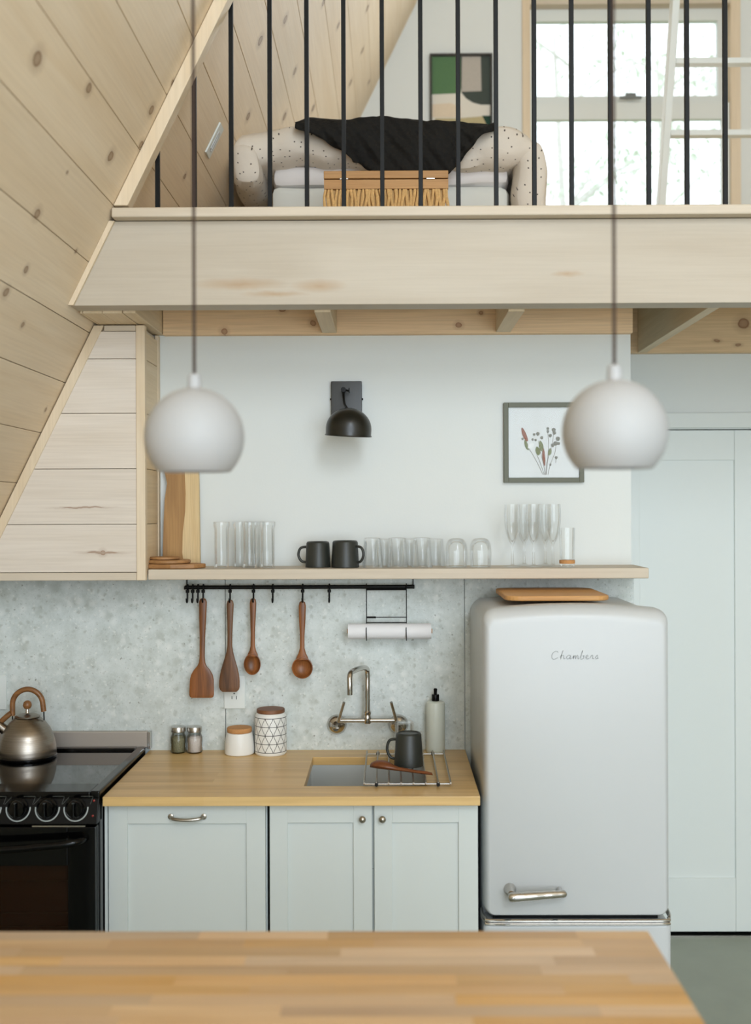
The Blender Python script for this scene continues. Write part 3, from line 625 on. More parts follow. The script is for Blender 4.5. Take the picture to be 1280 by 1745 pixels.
# ================================================================ STOVE
SXR, SXL = -0.8345, -1.445; SZ = 0.93
sv = thing('stove', 'black electric range with a glass cooktop and steel backguard', 'stove', ((SXL+SXR)/2, 3.4, 0))
MB().box(SXL, SXR, 3.14, 3.70, .03, .90).build('body', M['black_gloss'], sv, bevel=.003)
MB().box(SXL+.03, SXR-.028, 3.235, 3.695, .917, SZ-.004).build('cooktop', M['black_glass'], sv)
fr_ = MB(); y0, y1 = 3.135, 3.728
fr_.box(SXL, SXL+.03, y0, y1, .901, SZ+.003); fr_.box(SXR-.027, SXR, y0, y1, .901, SZ+.003); fr_.box(SXL+.03, SXR-.027, y0, 3.235, .901, SZ+.001); fr_.box(SXL+.03, SXR-.027, 3.695, y1, .901, SZ+.004)
fr_.build('cooktop_rim', M['black_gloss'], sv, bevel=.004, bseg=3)
MB().box(SXL, PX(249, 3.735), 3.730, 3.756, .93, PZ(1246, 3.735)).build('backguard', plain('backguard_steel', rgb(188, 178, 168), 0.42, 0.6, bump=0.01), sv, bevel=.002)
MB().box(PX(249.5, 3.735), PX(255, 3.735), 3.728, 3.756, .925, PZ(1246, 3.735)).build('backguard_end', M['steel'], sv, bevel=.001)
# slanted control panel
PZt, PZb, PYt, PYb = .915, .846, 3.128, 3.106
mb = MB(); mb.add([(SXL,PYt,PZt),(SXR,PYt,PZt),(SXR,PYb,PZb),(SXL,PYb,PZb),(SXL,3.16,PZt),(SXR,3.16,PZt),(SXR,3.16,PZb),(SXL,3.16,PZb)],
   [(0,1,2,3),(4,7,6,5),(0,4,5,1),(3,2,6,7),(0,3,7,4),(1,5,6,2)])
mb.build('control_panel', M['black_plastic'], sv, bevel=.002)
def pan(z): return PYb + (PYt-PYb)*(z-PZb)/(PZt-PZb)
kz = PZ(1377, 3.115)
for px in (-23, 27, 77, 126):
    kx = PX(px, 3.115); ky = pan(kz)
    k = MB().lathe([(.030, 0), (.030, -.004), (.026, -.008), (.024, -.02), (.021, -.024), (.001, -.025)], (kx, ky, kz), 28, 'Y').build('knob', M['black_gloss'], sv, smooth=True)
    g = MB(); g.add([(kx-.006,ky-.024,kz-.022),(kx+.006,ky-.024,kz-.022),(kx+.006,ky-.024,kz+.022),(kx-.006,ky-.024,kz+.022),(kx-.003,ky-.036,kz-.020),(kx+.003,ky-.036,kz-.020),(kx+.003,ky-.036,kz+.020),(kx-.003,ky-.036,kz+.020)],
      [(0,1,2,3),(4,7,6,5),(0,4,5,1),(3,2,6,7),(0,3,7,4),(1,5,6,2)])
    g.build('grip', M['black_gloss'], k, bevel=.0015)
    arc = [(kx+.034*math.cos(R(a)), pan(kz+.034*math.sin(R(a)))-.0012, kz+.034*math.sin(R(a))) for a in range(175, 366, 10)]
    a_ = MB().tube(arc, .0019, 6).build('dial_arc', M['silver_mark'], k, smooth=True); a_['label'] = 'silver arc around the stove knob'
    for q in ([(kx-.040, kz+.010), (kx-.022, kz+.030)], [(kx+.040, kz+.010), (kx+.046, kz+.030)], [(kx+.012, kz+.031), (kx+.045, kz+.031)]):
        MB().tube([(u_, pan(w_)-.0008, w_) for u_, w_ in q], .0006, 5).build('dial_mark', M['grey_mark'], k)
for zz_ in (1366, 1390):
    o = MB().lathe([(.003, 0), (.003, -.002), (.001, -.003)], (PX(155, 3.11), pan(PZ(zz_, 3.11)), PZ(zz_, 3.11)), 12, 'Y').build('indicator_lamp', M['red_lamp'], sv, smooth=True); o['label'] = 'small red indicator lamp'
# oven door
OZ1, OZ0 = PZ(1409, 3.10), .12; wx0, wx1, wz1, wz0 = SXL+.09, PX(112, 3.10), PZ(1475, 3.10), .30
od = ring(SXL+.003, SXR-.003, OZ0, OZ1, wx0, wx1, wz0, wz1, 3.10, 3.134).build('oven_door', M['black_gloss'], sv, bevel=.002)
MB().box(wx0-.004, wx1+.004, 3.108, 3.113, wz0-.004, wz1+.004).build('window', M['oven_glass'], od)
MB().box(wx0-.004, wx1+.004, 3.1365, 3.139, wz0-.004, wz1+.004).build('oven_lining', M['oven_dark'], od)
rk = MB()
for y in (1500, 1555, 1578): rk.tube([(wx0, 3.125, PZ(y, 3.125)), (wx1, 3.125, PZ(y, 3.125))], .0011, 6)
rk.build('oven_rack', M['nickel'], od)
hz = PZ(1444, 3.05)
MB().tube(smooth_path([(SXR-.03, 3.10, hz+.012), (SXR-.05, 3.065, hz+.010), (SXR-.13, 3.052, hz+.003), ((SXL+SXR)/2, 3.045, hz-.006), (SXL+.13, 3.052, hz+.003), (SXL+.05, 3.065, hz+.010), (SXL+.03, 3.10, hz+.012)], 6), .010, 12).build('handle', M['black_gloss'], od, smooth=True)
MB().box(SXL+.004, SXR-.004, 3.112, 3.139, .03, OZ0-.004).build('drawer', M['black_gloss'], sv, bevel=.002)
vt = MB(); vt.box(PX(52, 3.108), PX(143, 3.108), 3.104, 3.12, PZ(1412.0, 3.108)+.004, PZ(1408, 3.108)+.004); vt.build('vent_slot', M['steel'], sv)

# ================================================================ KETTLE
kd = 3.60; kx = PX(44, kd); KZ = SZ - .0035; s = kd / F
kt = thing('kettle', 'brushed steel kettle with an arched wooden handle on the stove', 'kettle', (kx, kd, KZ))
def kz_(py): return PZ(py, kd)
R_ = 48 * s
prof = [(R_*.86, .001), (R_*.98, .004), (R_, .010), (R_*1.0, .020), (R_*.975, .045), (R_*.90, .072), (R_*.78, .096), (R_*.62, .116), (R_*.46, .130), (R_*.40, .134)]
MB().lathe(prof, (kx, kd, KZ), 48).build('body', M['brushed'], kt, smooth=True, angle=60)
MB().lathe([(R_*1.0, .000), (R_*1.015, .003), (R_*1.015, .008), (R_*.99, .011)], (kx, kd, KZ), 48).build('base_band', M['black_gloss'], kt, smooth=True)
ld = MB().lathe([(R_*.44, .1335), (R_*.44, .136), (R_*.30, .142), (R_*.12, .145), (R_*.08, .146)], (kx, kd, KZ), 36).build('lid', M['brushed'], kt, smooth=True)
MB().lathe([(.010, .144), (.006, .150), (.006, .160)], (kx, kd, KZ), 16).build('knob_stem', M['chrome'], ld, smooth=True)
MB().lathe([(.003, .1585), (.010, .161), (.0138, .168), (.0142, .174), (.0115, .182), (.006, .1865), (.001, .1875)], (kx, kd, KZ), 20).build('lid_knob', M['handle_wood'], ld, smooth=True)
hr = 26 * s
hp = [(kx + hr*math.cos(R(a))*1.02 + (.002 if a > 90 else 0), kd, kz_(1199) + hr*math.sin(R(a))) for a in range(0, 181, 12)]
hp = [(kx+hr*1.08, kd, kz_(1211))] + hp + [(kx-hr*.98, kd, kz_(1218))]
MB().tube(hp, .0088, 14).build('handle', M['handle_wood'], kt, smooth=True)
MB().tube([(kx+hr*1.08, kd, kz_(1211)), (kx+hr*1.1, kd, kz_(1226))], .0022, 8).build('handle_bracket', M['black_metal'], kt, smooth=True)
MB().tube([(kx-hr*.98, kd, kz_(1218)), (kx-hr*1.0, kd, kz_(1236))], .0022, 8).build('handle_bracket', M['black_metal'], kt, smooth=True)
MB().tube([(kx-R_*.55, kd-.01, KZ+.078), (kx-R_*.86, kd-.012, KZ+.100), (kx-R_*1.02, kd-.013, KZ+.113)], [.019, .016, .014], 18).build('spout', M['brushed'], kt, smooth=True)
MB().tube([(kx-R_*1.02, kd-.013, KZ+.113), (kx-R_*1.12, kd-.013, KZ+.121)], [.0150, .0135], 18).build('whistle_cap', M['black_gloss'], kt, smooth=True)
MB().tube(smooth_path([(kx-hr*1.05, kd-.006, kz_(1213)), (kx-hr*1.45, kd-.008, kz_(1222)), (kx-hr*1.9, kd-.01, kz_(1233))], 4), [.008, .0085, .009, .009, .009, .009, .0085, .008, .007], 12).build('whistle_lever', M['handle_wood'], kt, smooth=True)

# ================================================================ COUNTER OBJECTS
CZ = CZ1 + .0003
def jar(px, label, content, lab2):
    d = 3.722; x = PX(px, d); r = .0265
    t = thing('spice_jar', label, 'jar', (x, d, CZ), 'spice jars by the stove')
    MB().lathe([(r*.9, 0), (r, .004), (r, .052), (r*.82, .063), (r*.82, .07)], (x, d, CZ), 28, cap1=False).build('jar_body', M['jar_glass'], t, smooth=True)
    o = MB().lathe([(r*.82, .0025), (r*.9, .005), (r*.9, .050), (r*.5, .056), (.001, .052)], (x, d, CZ), 24).build('contents', content, t, smooth=True); o['label'] = lab2
    MB().lathe([(r*.9, .070), (r*.94, .071), (r*.94, .084), (r*.90, .087), (.001, .087)], (x, d, CZ), 28).build('lid', M['steel'], t, smooth=True)
jar(302, 'small glass spice jar filled with dried green herbs', M['herb'], 'dried grey-green herbs')
jar(330, 'small glass spice jar filled with pale pink salt', M['salt'], 'pale pink salt')
d = 3.70; x = PX(406.5, d); r = 25.3*d/F
t = thing('canister', 'short white ceramic canister with a cork lid', 'canister', (x, d, CZ))
MB().lathe([(r*.92, 0), (r*.99, .003), (r, .012), (r*.985, .03), (r*.93, .055), (r*.86, .072), (r*.82, .073)], (x, d, CZ), 40).build('pot', M['white_ceramic'], t, smooth=True)
MB().lathe([(r*.80, .0735), (r*.835, .076), (r*.835, .087), (r*.81, .089), (.001, .089)], (x, d, CZ), 40).build('lid', M['cork'], t, smooth=True)
x = PX(460, d); r = 27*d/F; h = .140
t = thing('canister', 'tall white canister with black line pattern and a dark walnut lid', 'canister', (x, d, CZ))
MB().lathe([(r*.93, 0), (r*.99, .004), (r, .010), (r, .124), (r*.96, .132), (r*.88, .138), (r*.86, .139)], (x, d, CZ), 48).build('pot', M['lined'], t, smooth=True)
MB().lathe([(r*.86, .1395), (r*.885, .141), (r*.885, .150), (r*.86, .152), (.001, .152)], (x, d, CZ), 40).build('lid', M['walnut_lid'], t, smooth=True)
# soap bottle
d = 3.715; x = PX(741, d); r = 16*d/F
t = thing('soap_bottle', 'frosted dish soap bottle with a black dropper cap beside the sink rack', 'bottle', (x, d, CZ))
MB().lathe([(r*.92, 0), (r, .004), (r, .160), (r*.96, .169), (r*.8, .1725), (r*.42, .174)], (x, d, CZ), 32).build('bottle_body', M['soap'], t, smooth=True)
MB().lathe([(r*.38, .1745), (r*.40, .176), (r*.40, .194), (r*.36, .196), (.005, .196), (.0055, .205), (.0065, .213), (.0045, .216), (.001, .2165)], (x, d, CZ), 24).build('pump_cap', M['black_plastic'], t, smooth=True, angle=40)

# outlets
def plate(name, label, x0, x1, z0, z1, y, cat):
    t = thing(name, label, cat, ((x0+x1)/2, y, z0))
    pillow(MB(), x0, x1, z0, z1, y, y-.006, .004, .002).build('plate', M['white_trim'], t, smooth=True, angle=40); return t
yb = D_BACK-.0125
t = plate('wall_outlet', 'white wall outlet partly behind the hanging wooden turners', PX(380.5, 3.755), PX(416.5, 3.755), PZ(1207, 3.755), PZ(1150, 3.755), yb, 'outlet')
sl = MB(); cx = PX(398, 3.755); cz = PZ(1188, 3.755)
sl.box(cx-.009, cx-.0065, yb-.0068, yb-.005, cz-.005, cz+.005); sl.box(cx+.0065, cx+.009, yb-.0068, yb-.005, cz-.006, cz+.006); sl.lathe([(.003, -.0068), (.003, -.005)], (cx, yb, cz+.014), 10, 'Y')
sl.build('slot', M['grey_mark'], t)
t = plate('wall_switch', 'white switch plate at the left edge above the kettle', PX(-28, 3.755), PX(8.5, 3.755), PZ(1208, 3.755), PZ(1149, 3.755), yb, 'switch')
MB().box(PX(-14, 3.755), PX(-5, 3.755), yb-.009, yb-.005, PZ(1185, 3.755), PZ(1172, 3.755)).build('toggle', M['white_trim'], t)

# faucet
fd = 3.70; fz = PZ(1227.5, fd)
ft = thing('faucet', 'wall-mounted polished bridge faucet with a hooked spout above the sink', 'faucet', (PX(625, fd), D_BACK-.012, fz))
for px, s_ in ((572.5, -1), (678, 1)):
    cx = PX(px, 3.75); cz = PZ(1235, 3.75)
    MB().lathe([(.034, -.0005), (.034, -.004), (.031, -.010), (.022, -.018), (.015, -.022), (.013, -.045), (.013, -.066), (.010, -.07), (.001, -.0705)], (cx, D_BACK-.0122, cz), 32, 'Y').build('valve', M['chrome'], ft, smooth=True)
    a = Vector((PX(575 if s_ < 0 else 674.5, 3.68), 3.685, PZ(1230, 3.68))); b = Vector((PX(585 if s_ < 0 else 665.5, 3.64), 3.64, PZ(1197, 3.64)))
    MB().tube([a, (a+b)/2, b], [.0058, .0050, .0048], 12).build('lever', M['chrome'], ft, smooth=True)
MB().tube([(PX(576, fd), fd, fz), (PX(674, fd), fd, fz)], .0078, 16).build('bridge_bar', M['chrome'], ft, smooth=True)
fx = PX(625, fd)
MB().lathe([(.0105, -.011), (.0125, -.008), (.0125, .012), (.0105, .018), (.0125, .022), (.0125, .030), (.0095, .034)], (fx, fd, fz), 24).build('collar', M['chrome'], ft, smooth=True)
ex, ey = PX(595, 3.55), 3.55
tz = PZ(1136, fd)
pts = [(fx, fd, fz+.02), (fx, fd, fz+.10), (fx, fd, tz-.02), (fx-.004, fd-.012, tz-.004), (fx-.018, fd-.05, tz+.003), (ex+.006, ey+.025, tz+.001), (ex, ey+.004, tz-.014), (ex, ey, tz-.035), (ex, ey, PZ(1184, ey))]
MB().tube(smooth_path(pts, 6), .0092, 18).build('spout', M['chrome'], ft, smooth=True)

# drying rack over the sink
RZ = CZ1 + .008
rkx0, rkx1 = PX(619, 3.255), PX(766, 3.255)
dk = thing('drying_rack', 'steel rod drying rack laid over the right half of the sink', 'rack', ((rkx0+rkx1)/2, 3.45, CZ1))
for y in (3.252, 3.652): MB().tube([(rkx0-.002, y, RZ), (rkx1+.002, y, RZ)], .0028, 10).build('rail', M['chrome'], dk, smooth=True)
for i in range(8):
    x = rkx0 + (rkx1-rkx0)*i/7
    MB().tube([(x, 3.238, RZ+.0060), (x, 3.668, RZ+.0060)], .0027, 10).build('rod', M['nickel'], dk, smooth=True)
    if i in (1, 6):
        for y in (3.246, 3.655): MB().lathe([(.0055, -.010), (.0055, .008)], (x, y, RZ+.0015), 12, 'Y').build('rubber_foot', M['black_plastic'], dk, smooth=True)
RT = RZ + .0092

def mug(label, x, y, z, hang, r0=.043, r1=.0365, h=.085, group='charcoal mugs'):
    # mug standing upside down: rim (wide) below, base above; the handle points at angle hang
    t = thing('mug', label, 'mug', (x, y, z), group)
    prof = [(r0-.004, .0), (r0, .001), (r0, .004), (r1+.001, h-.006), (r1-.002, h-.001), (r1-.006, h), (r1-.008, h-.003), (.001, h-.003)]
    MB().lathe(prof, (x, y, z), 36, cap0=False).build('cup', M['mug'], t, smooth=True, angle=50)
    dx, dy = math.cos(R(hang)), math.sin(R(hang)); rr = (r0 + r1) / 2
    def P(q, hz): return (x + dx*q, y + dy*q, z + hz)
    MB().tube(smooth_path([P(rr-.001, h*.20), P(rr+.016, h*.24), P(rr+.026, h*.48), P(rr+.018, h*.74), P(rr-.005, h*.79)], 6), .0044, 12).build('handle', M['mug'], t, smooth=True)
    return t
def tumbler(label, x, y, z, r0, r1, h, cat='glass', group='clear glasses on the shelf', base=.006, name='glass_tumbler'):
    # open cup shape with r0 at the bottom and r1 at the top; thick base at the closed end
    prof = [(.001, h-.0), (r1-.002, h), (r1, h-.002), (r0, .001), (r0-.0022, .0), (r0-.003, .001), (r1-.0032, h-base), (.001, h-base)]
    o = MB().lathe(prof, (x, y, z), 36).build(name, M['glass'], smooth=True, angle=40, origin=(x, y, z))
    return tag(o, label, cat, group)
mug('charcoal mug upside down on the sink drying rack', PX(695, 3.45), 3.45, RT, 172, .046, .039, .104)
tumbler('clear tumbler upside down right behind the mug on the drying rack', PX(688, 3.59), 3.59, RT, .036, .030, .112, group='glasses on the drying rack')
tumbler('clear tumbler beside the soap bottle, half hidden by the rack mug', PX(704, 3.535), 3.535, RT, .034, .030, .088, group='glasses on the drying rack')
# wooden spoon on the rack
y0 = 3.33; zt = RT + .006
t = thing('wooden_spoon', 'reddish wooden spoon lying across the drying rack', 'spoon', (PX(690, y0), y0, RT))
def ell_ring(c, ax, w, th, n=14):   # ring across axis ax (unit, in XY), half width w, half thickness th
    pr = Vector((-ax.y, ax.x, 0)); return [Vector(c) + pr*(w*math.cos(2*math.pi*i/n)) + Vector((0,0,1))*(th*math.sin(2*math.pi*i/n)) for i in range(n)]
a = Vector((PX(629, 3.40), 3.40, zt+.006)); b = Vector((PX(736, 3.315), 3.315, zt+.001)); ax = (b-a); ax.z = 0; ax.normalize()
rings = []
for f, w, th in ((0, .002, .002), (.03, .013, .008), (.1, .022, .012), (.2, .025, .013), (.3, .021, .011), (.38, .012, .008), (.46, .0075, .006), (.7, .0065, .005), (.9, .0075, .005), (.98, .006, .004), (1, .001, .001)):
    rings.append(ell_ring(a.lerp(b, f) + Vector((0, 0, th - .006)), ax, w, th))
MB().loft(rings).build('spoon_body', M['acacia_x'], t, smooth=True)

# ================================================================ RAIL WITH UTENSILS
rd = 3.715; rz = PZ(1000, rd)
ur = thing('utensil_rail', 'black metal utensil rail mounted under the shelf', 'rail', (PX(508, rd), rd, rz))
MB().tube([(PX(314, rd), rd, rz), (PX(706, rd), rd, rz)], .0068, 12).build('bar', M['black_metal'], ur, smooth=True)
for px in (314, 704):
    MB().box(PX(px, rd)-.002, PX(px, rd)+.002, rd-.006, D_BACK-.013, rz-.007, rz+.004).add([], []).build('bracket', M['black_metal'], ur)
    MB().box(PX(px, rd)-.0016, PX(px, rd)+.0016, D_BACK-.020, D_BACK-.0125, rz-.007, SZ0-.001).build('bracket_strap', M['black_metal'], ur)
hooks = [(318, 'black rail hook at the far left end, hanging empty'), (327, 'second black rail hook from the left end, empty'), (336, 'third black rail hook from the left end, empty, against the turner'),
         (345, 'black hook holding the square-ended wooden turner'), (391, 'black hook holding the dark walnut turner'), (431, 'black hook holding the small wooden spoon'),
         (464, 'empty black hook between the small spoon and the ladle'), (515, 'black hook holding the round wooden ladle'), (560.5, 'empty black hook between the ladle and the paper holder')]
for px, lab in hooks:
    x = PX(px, rd-.01)
    t = thing('rail_hook', lab, 'hook', (x, rd, rz-.05), 'black hooks on the utensil rail')
    loop = [(x, rd + .0092*math.cos(R(a)), rz + .0092*math.sin(R(a))) for a in range(-60, 241, 25)]
    MB().tube(loop, .0030, 8).build('loop', M['black_metal'], t, smooth=True)
    MB().lathe([(.0062, -.018), (.0062, -.008)], (x, rd-.006, rz), 10).build('collar', M['black_metal'], t, smooth=True)
    MB().tube(smooth_path([(x, rd-.006, rz-.012), (x, rd-.006, rz-.036), (x, rd-.008, rz-.046), (x, rd-.015, rz-.050), (x, rd-.021, rz-.045), (x, rd-.022, rz-.036)], 5), [.0030]*26, 8).build('hook_stem', M['black_metal'], t, smooth=True)

def xring(cx, y, z, w, th, n=16, p=2.6):
    out = []
    for i in range(n):
        a = 2*math.pi*i/n; c, s_ = math.cos(a), math.sin(a)
        out.append((cx + math.copysign(abs(c)**(2/p), c)*w, y + math.copysign(abs(s_)**(2/p), s_)*th, z))
    return out
ud = rd - .0135
def stations(cx0, cx1, rows, y):            # rows: (pixel row, half width px, half thickness m)
    z0, z1 = rows[0][0], rows[-1][0]; rings = []
    for py, hw, th in rows:
        f = (py - z0) / (z1 - z0); rings.append(xring(PX(cx0 + (cx1-cx0)*f, y), y, PZ(py, y), hw*y/F, th))
    return rings
t = thing('wooden_turner', 'reddish wooden turner with a squared blade, leftmost of the hanging utensils', 'utensil', (PX(343, ud), ud, PZ(1188, ud)), 'hanging wooden utensils')
MB().loft(stations(345, 342, [(1018.5, 2, .002), (1020, 5, .004), (1025, 6.8, .0052), (1050, 6.2, .0055), (1085, 4.7, .0055), (1118, 4.4, .0055), (1128, 5.5, .0055), (1134, 8, .005), (1141, 14, .0045), (1149, 18.5, .004), (1157, 20.3, .0035), (1170, 20.8, .003), (1183, 21.2, .0022), (1187, 20, .0018), (1188.5, 17, .001)], ud)).build('turner_body', M['acacia'], t, smooth=True)
t = thing('wooden_turner', 'dark walnut turner with a tapering rounded blade, hanging over the outlet', 'utensil', (PX(391, ud), ud, PZ(1178, ud)), 'hanging wooden utensils')
MB().loft(stations(391.5, 389.5, [(1021.5, 2, .002), (1023, 4.5, .004), (1029, 6.2, .0052), (1050, 5.2, .0055), (1080, 4.2, .0055), (1100, 4.2, .0055), (1110, 5.8, .0055), (1122, 9, .005), (1136, 13.2, .0045), (1148, 16, .004), (1160, 17.6, .0033), (1170, 17.6, .0028), (1175, 16, .0022), (1178.5, 12, .001)], ud)).build('turner_body', M['walnut'], t, smooth=True)
def hang_spoon(label, cx0, cx1, rows, bcx, bcy, bw, bh, mat):
    t = thing('wooden_spoon', label, 'spoon', (PX(cx0, ud), ud, PZ(bcy+bh, ud)), 'hanging wooden utensils')
    MB().loft(stations(cx0, cx1, rows, ud)).build('handle', mat, t, smooth=True)
    x, z, s_ = PX(bcx, ud), PZ(bcy, ud), ud/F
    R1 = bw*s_; dep = R1*.75
    prof = [(.0005, dep)] + [(R1*math.sin(R(a)), dep*math.cos(R(a))) for a in range(10, 91, 10)] + [(R1*.985, -.0018), (R1*.93, -.0022), (R1*.89, .0)] + [(R1*.87*math.sin(R(a)), dep*.8*math.cos(R(a))) for a in range(80, 9, -10)] + [(.0005, dep*.8)]
    MB().lathe(prof, (x, ud-.004, z), 32, 'Y', sy=bh/bw).build('bowl', mat, t, smooth=True, angle=50)
hang_spoon('small wooden spoon with an oval bowl, third hanging utensil from the left', 430.5, 429.5, [(1019, 2, .002), (1021, 4.5, .004), (1027, 5.6, .0052), (1050, 4.8, .0052), (1080, 3.6, .005), (1100, 3.8, .005), (1108, 5.5, .005), (1114, 8.5, .005), (1118, 9, .004)], 429, 1131, 14.5, 18.5, M['acacia'])
hang_spoon('wooden ladle with a round bowl, rightmost of the hanging utensils', 514.5, 514, [(1024, 2, .002), (1026, 4.8, .004), (1032, 6.2, .0055), (1055, 5.6, .0055), (1085, 3.8, .005), (1104, 4, .005), (1113, 6.5, .005), (1120, 10, .005), (1124, 11, .004)], 514.3, 1137.5, 18, 18.5, M['acacia'])

# paper towel holder and roll
pd = rd - .012
ph = thing('paper_towel_holder', 'black wire paper towel holder hanging from the rail', 'holder', (PX(658, pd), pd, rz-.18))
for px in (624, 692):
    MB().tube(smooth_path([(PX(px, pd), rd+.008, rz+.004), (PX(px, pd), rd, rz+.0105), (PX(px, pd), pd, rz+.002), (PX(px, pd), pd, rz-.02), (PX(px, pd), pd, PZ(1056, pd)), (PX(px-.3, pd), pd-.004, PZ(1063, pd)), (PX(px-.6, pd-.03), pd-.030, PZ(1072, pd)), (PX(px, pd-.03), pd-.0315, PZ(1090, pd))], 5), .0016, 8).build('wire', M['black_metal'], ph, smooth=True)
for py, r in ((1052, .0015), (1061, .0018)): MB().tube([(PX(624, pd), pd - (.001 if py > 1060 else 0), PZ(py, pd)), (PX(692, pd), pd - (.001 if py > 1060 else 0), PZ(py, pd))], r, 8).build('cross_wire', M['black_metal'], ph, smooth=True)
MB().tube([(PX(625, pd), pd, PZ(1052, pd)), (PX(640, pd), pd, PZ(1052, pd))], .0034, 8).build('sleeve', M['black_metal'], ph, smooth=True)
MB().tube([(PX(624, pd), rd-.0, rz-.009), (PX(692, pd), rd-.0, rz-.009)], .003, 8).build('top_wire', M['black_metal'], ph, smooth=True)
pr = thing('paper_towel_roll', 'white paper towel roll in the black wire holder', 'paper roll', (PX(663, pd), pd, PZ(1089, pd)))
MB().lathe([(.008, PX(592.5, pd)), (.0262, PX(592.6, pd)), (.0262, PX(734, pd)), (.008, PX(734.5, pd))], (0, pd-.002, PZ(1075.5, pd)), 32, 'X').build('roll', M['paper'], pr, smooth=True)
MB().lathe([(.0078, PX(591, pd)), (.0078, PX(736, pd))], (0, pd-.002, PZ(1075.5, pd)), 16, 'X').build('core', M['cork'], pr, smooth=True)

# ================================================================ THINGS ON THE SHELF
SZT = SZ1 + .0003
tag(MB().lathe([(.068, 0), (.070, .002), (.070, .013), (.068, .015), (.001, .015)], (PX(296, 3.63), 3.63, SZT+.0005), 8, sx=1.5, sy=.92).build('wooden_tray', M['teak'], bevel=.001, origin=(PX(296, 3.63), 3.63, SZT)), 'flat angular wooden tray at the left end of the shelf', 'tray')
tag(MB().lathe([(.066, 0), (.070, .003), (.070, .009), (.067, .012), (.001, .012)], (PX(287, 3.63), 3.63, SZT+.0165), 36, sx=1.03, sy=.9).build('wooden_coaster', M['teak'], smooth=True, origin=(PX(287, 3.63), 3.63, SZT+.0165)), 'larger round wooden plate stacked on the angular tray', 'coaster', 'stacked round wooden pieces')
tag(MB().lathe([(.047, 0), (.050, .002), (.050, .007), (.048, .009), (.001, .009)], (PX(280, 3.63), 3.63, SZT+.0292), 36).build('wooden_coaster', M['teak'], smooth=True, origin=(PX(280, 3.63), 3.63, SZT+.0292)), 'small round wooden coaster on top of the wooden stack', 'coaster', 'stacked round wooden pieces')
# live-edge board leaning on the wall
t = thing('serving_board', 'tall live-edge wooden board leaning on the wall, hidden above by the pendant', 'board', (PX(308, 3.745), 3.745, SZT))
def lean(poly, y0, y1):
    mb = MB(); mb.prism(poly, 0, 1); z0 = SZT
    mb.v = [(x, (y0 if y == 0 else y1) + (z - z0) * .018, z) for x, y, z in mb.v]; return mb
pe = [(314, 966), (311, 940), (312, 905), (316, 870), (317, 840), (315, 800), (318, 770), (318, 735)]
pl = [(278, 735), (280, 800), (285, 822), (281, 850), (279, 890), (278, 930), (277.5, 966)]
P3 = lambda q: [(PX(a, 3.74), max(PZ(b, 3.74), SZT)) for a, b in q]
lean(P3(pl[::-1] + pe[::-1]) if False else P3(pl + pe), 3.728, 3.748).build('heartwood', M['heart'], t)
lean(P3(pe[::-1] + [(341, 966), (340, 900), (339, 820), (336, 735)][0:4]) , 3.727, 3.748).build('sapwood_edge', M['sap'], t)

mug('charcoal mug on the shelf with its handle to the left', PX(541.5, 3.66), 3.66, SZT, 175, .0425, .0375, .0865)
mug('charcoal mug on the shelf with its handle at the right, beside the tumblers', PX(588, 3.645), 3.645, SZT, -28, .0465, .041, .0895)
tall = [(377, 3.64, 'tall clear glass nearest the leaning board'), (409, 3.71, 'tall clear glass in the back row, left of the pair'), (425, 3.645, 'tall clear glass in front, second from the mugs'),
        (437, 3.72, 'tall clear glass at the back of the tall group'), (455, 3.65, 'tall clear glass nearest the charcoal mugs')]
for px, d, lab in tall:
    x = PX(px, d); r = .0275; h = .153
    prof = [(r*.86, 0), (r*.9, .002), (r*.9, h-.022), (r*1.02, h-.014), (r*1.02, h-.004), (r*.98, h), (r*.93, h-.001), (r*.96, h-.013), (r*.82, h-.024), (r*.82, .012), (.001, .012)]
    tag(MB().lathe(prof, (x, d, SZT), 32).build('tall_glass', M['glass'], smooth=True, angle=40, origin=(x, d, SZT)), lab, 'glass', 'clear glasses on the shelf')
for px, d, lab in ((634.5, 3.635, 'faceted clear tumbler upside down next to the charcoal mugs'), (677, 3.64, 'upside-down clear tumbler, middle of the three straight ones'), (718.5, 3.645, 'upside-down clear tumbler nearest the two rounded glasses')):
    x = PX(px, d); tumbler(lab, x, d, SZT, .0365, .0295, .098, base=.009)
for px, d, lab in ((654, 3.715, 'clear tumbler in the back row behind the first two tumblers'), (697, 3.715, 'clear tumbler in the back row behind the middle tumblers'), (741, 3.715, 'clear tumbler in the back row before the rounded glasses')):
    x = PX(px, d); tumbler(lab, x, d, SZT, .036, .029, .092, base=.008)
for px, d, lab in ((777.5, 3.64, 'rounded stemless glass upside down, left of the rounded pair'), (818.5, 3.65, 'rounded stemless glass upside down, right of the rounded pair')):
    x = PX(px, d); h = .096; r = .038
    prof = [(r*.93, 0), (r*.99, .03), (r, .05), (r*.93, .075), (r*.72, .091), (r*.45, h), (.001, h), (.001, h-.006), (r*.42, h-.006), (r*.66, .085), (r*.87, .072), (r*.93, .05), (r*.92, .03), (r*.88, .001)]
    tag(MB().lathe(prof, (x, d, SZT), 36).build('stemless_glass', M['glass'], smooth=True, angle=40, origin=(x, d, SZT)), lab, 'glass', 'clear glasses on the shelf')
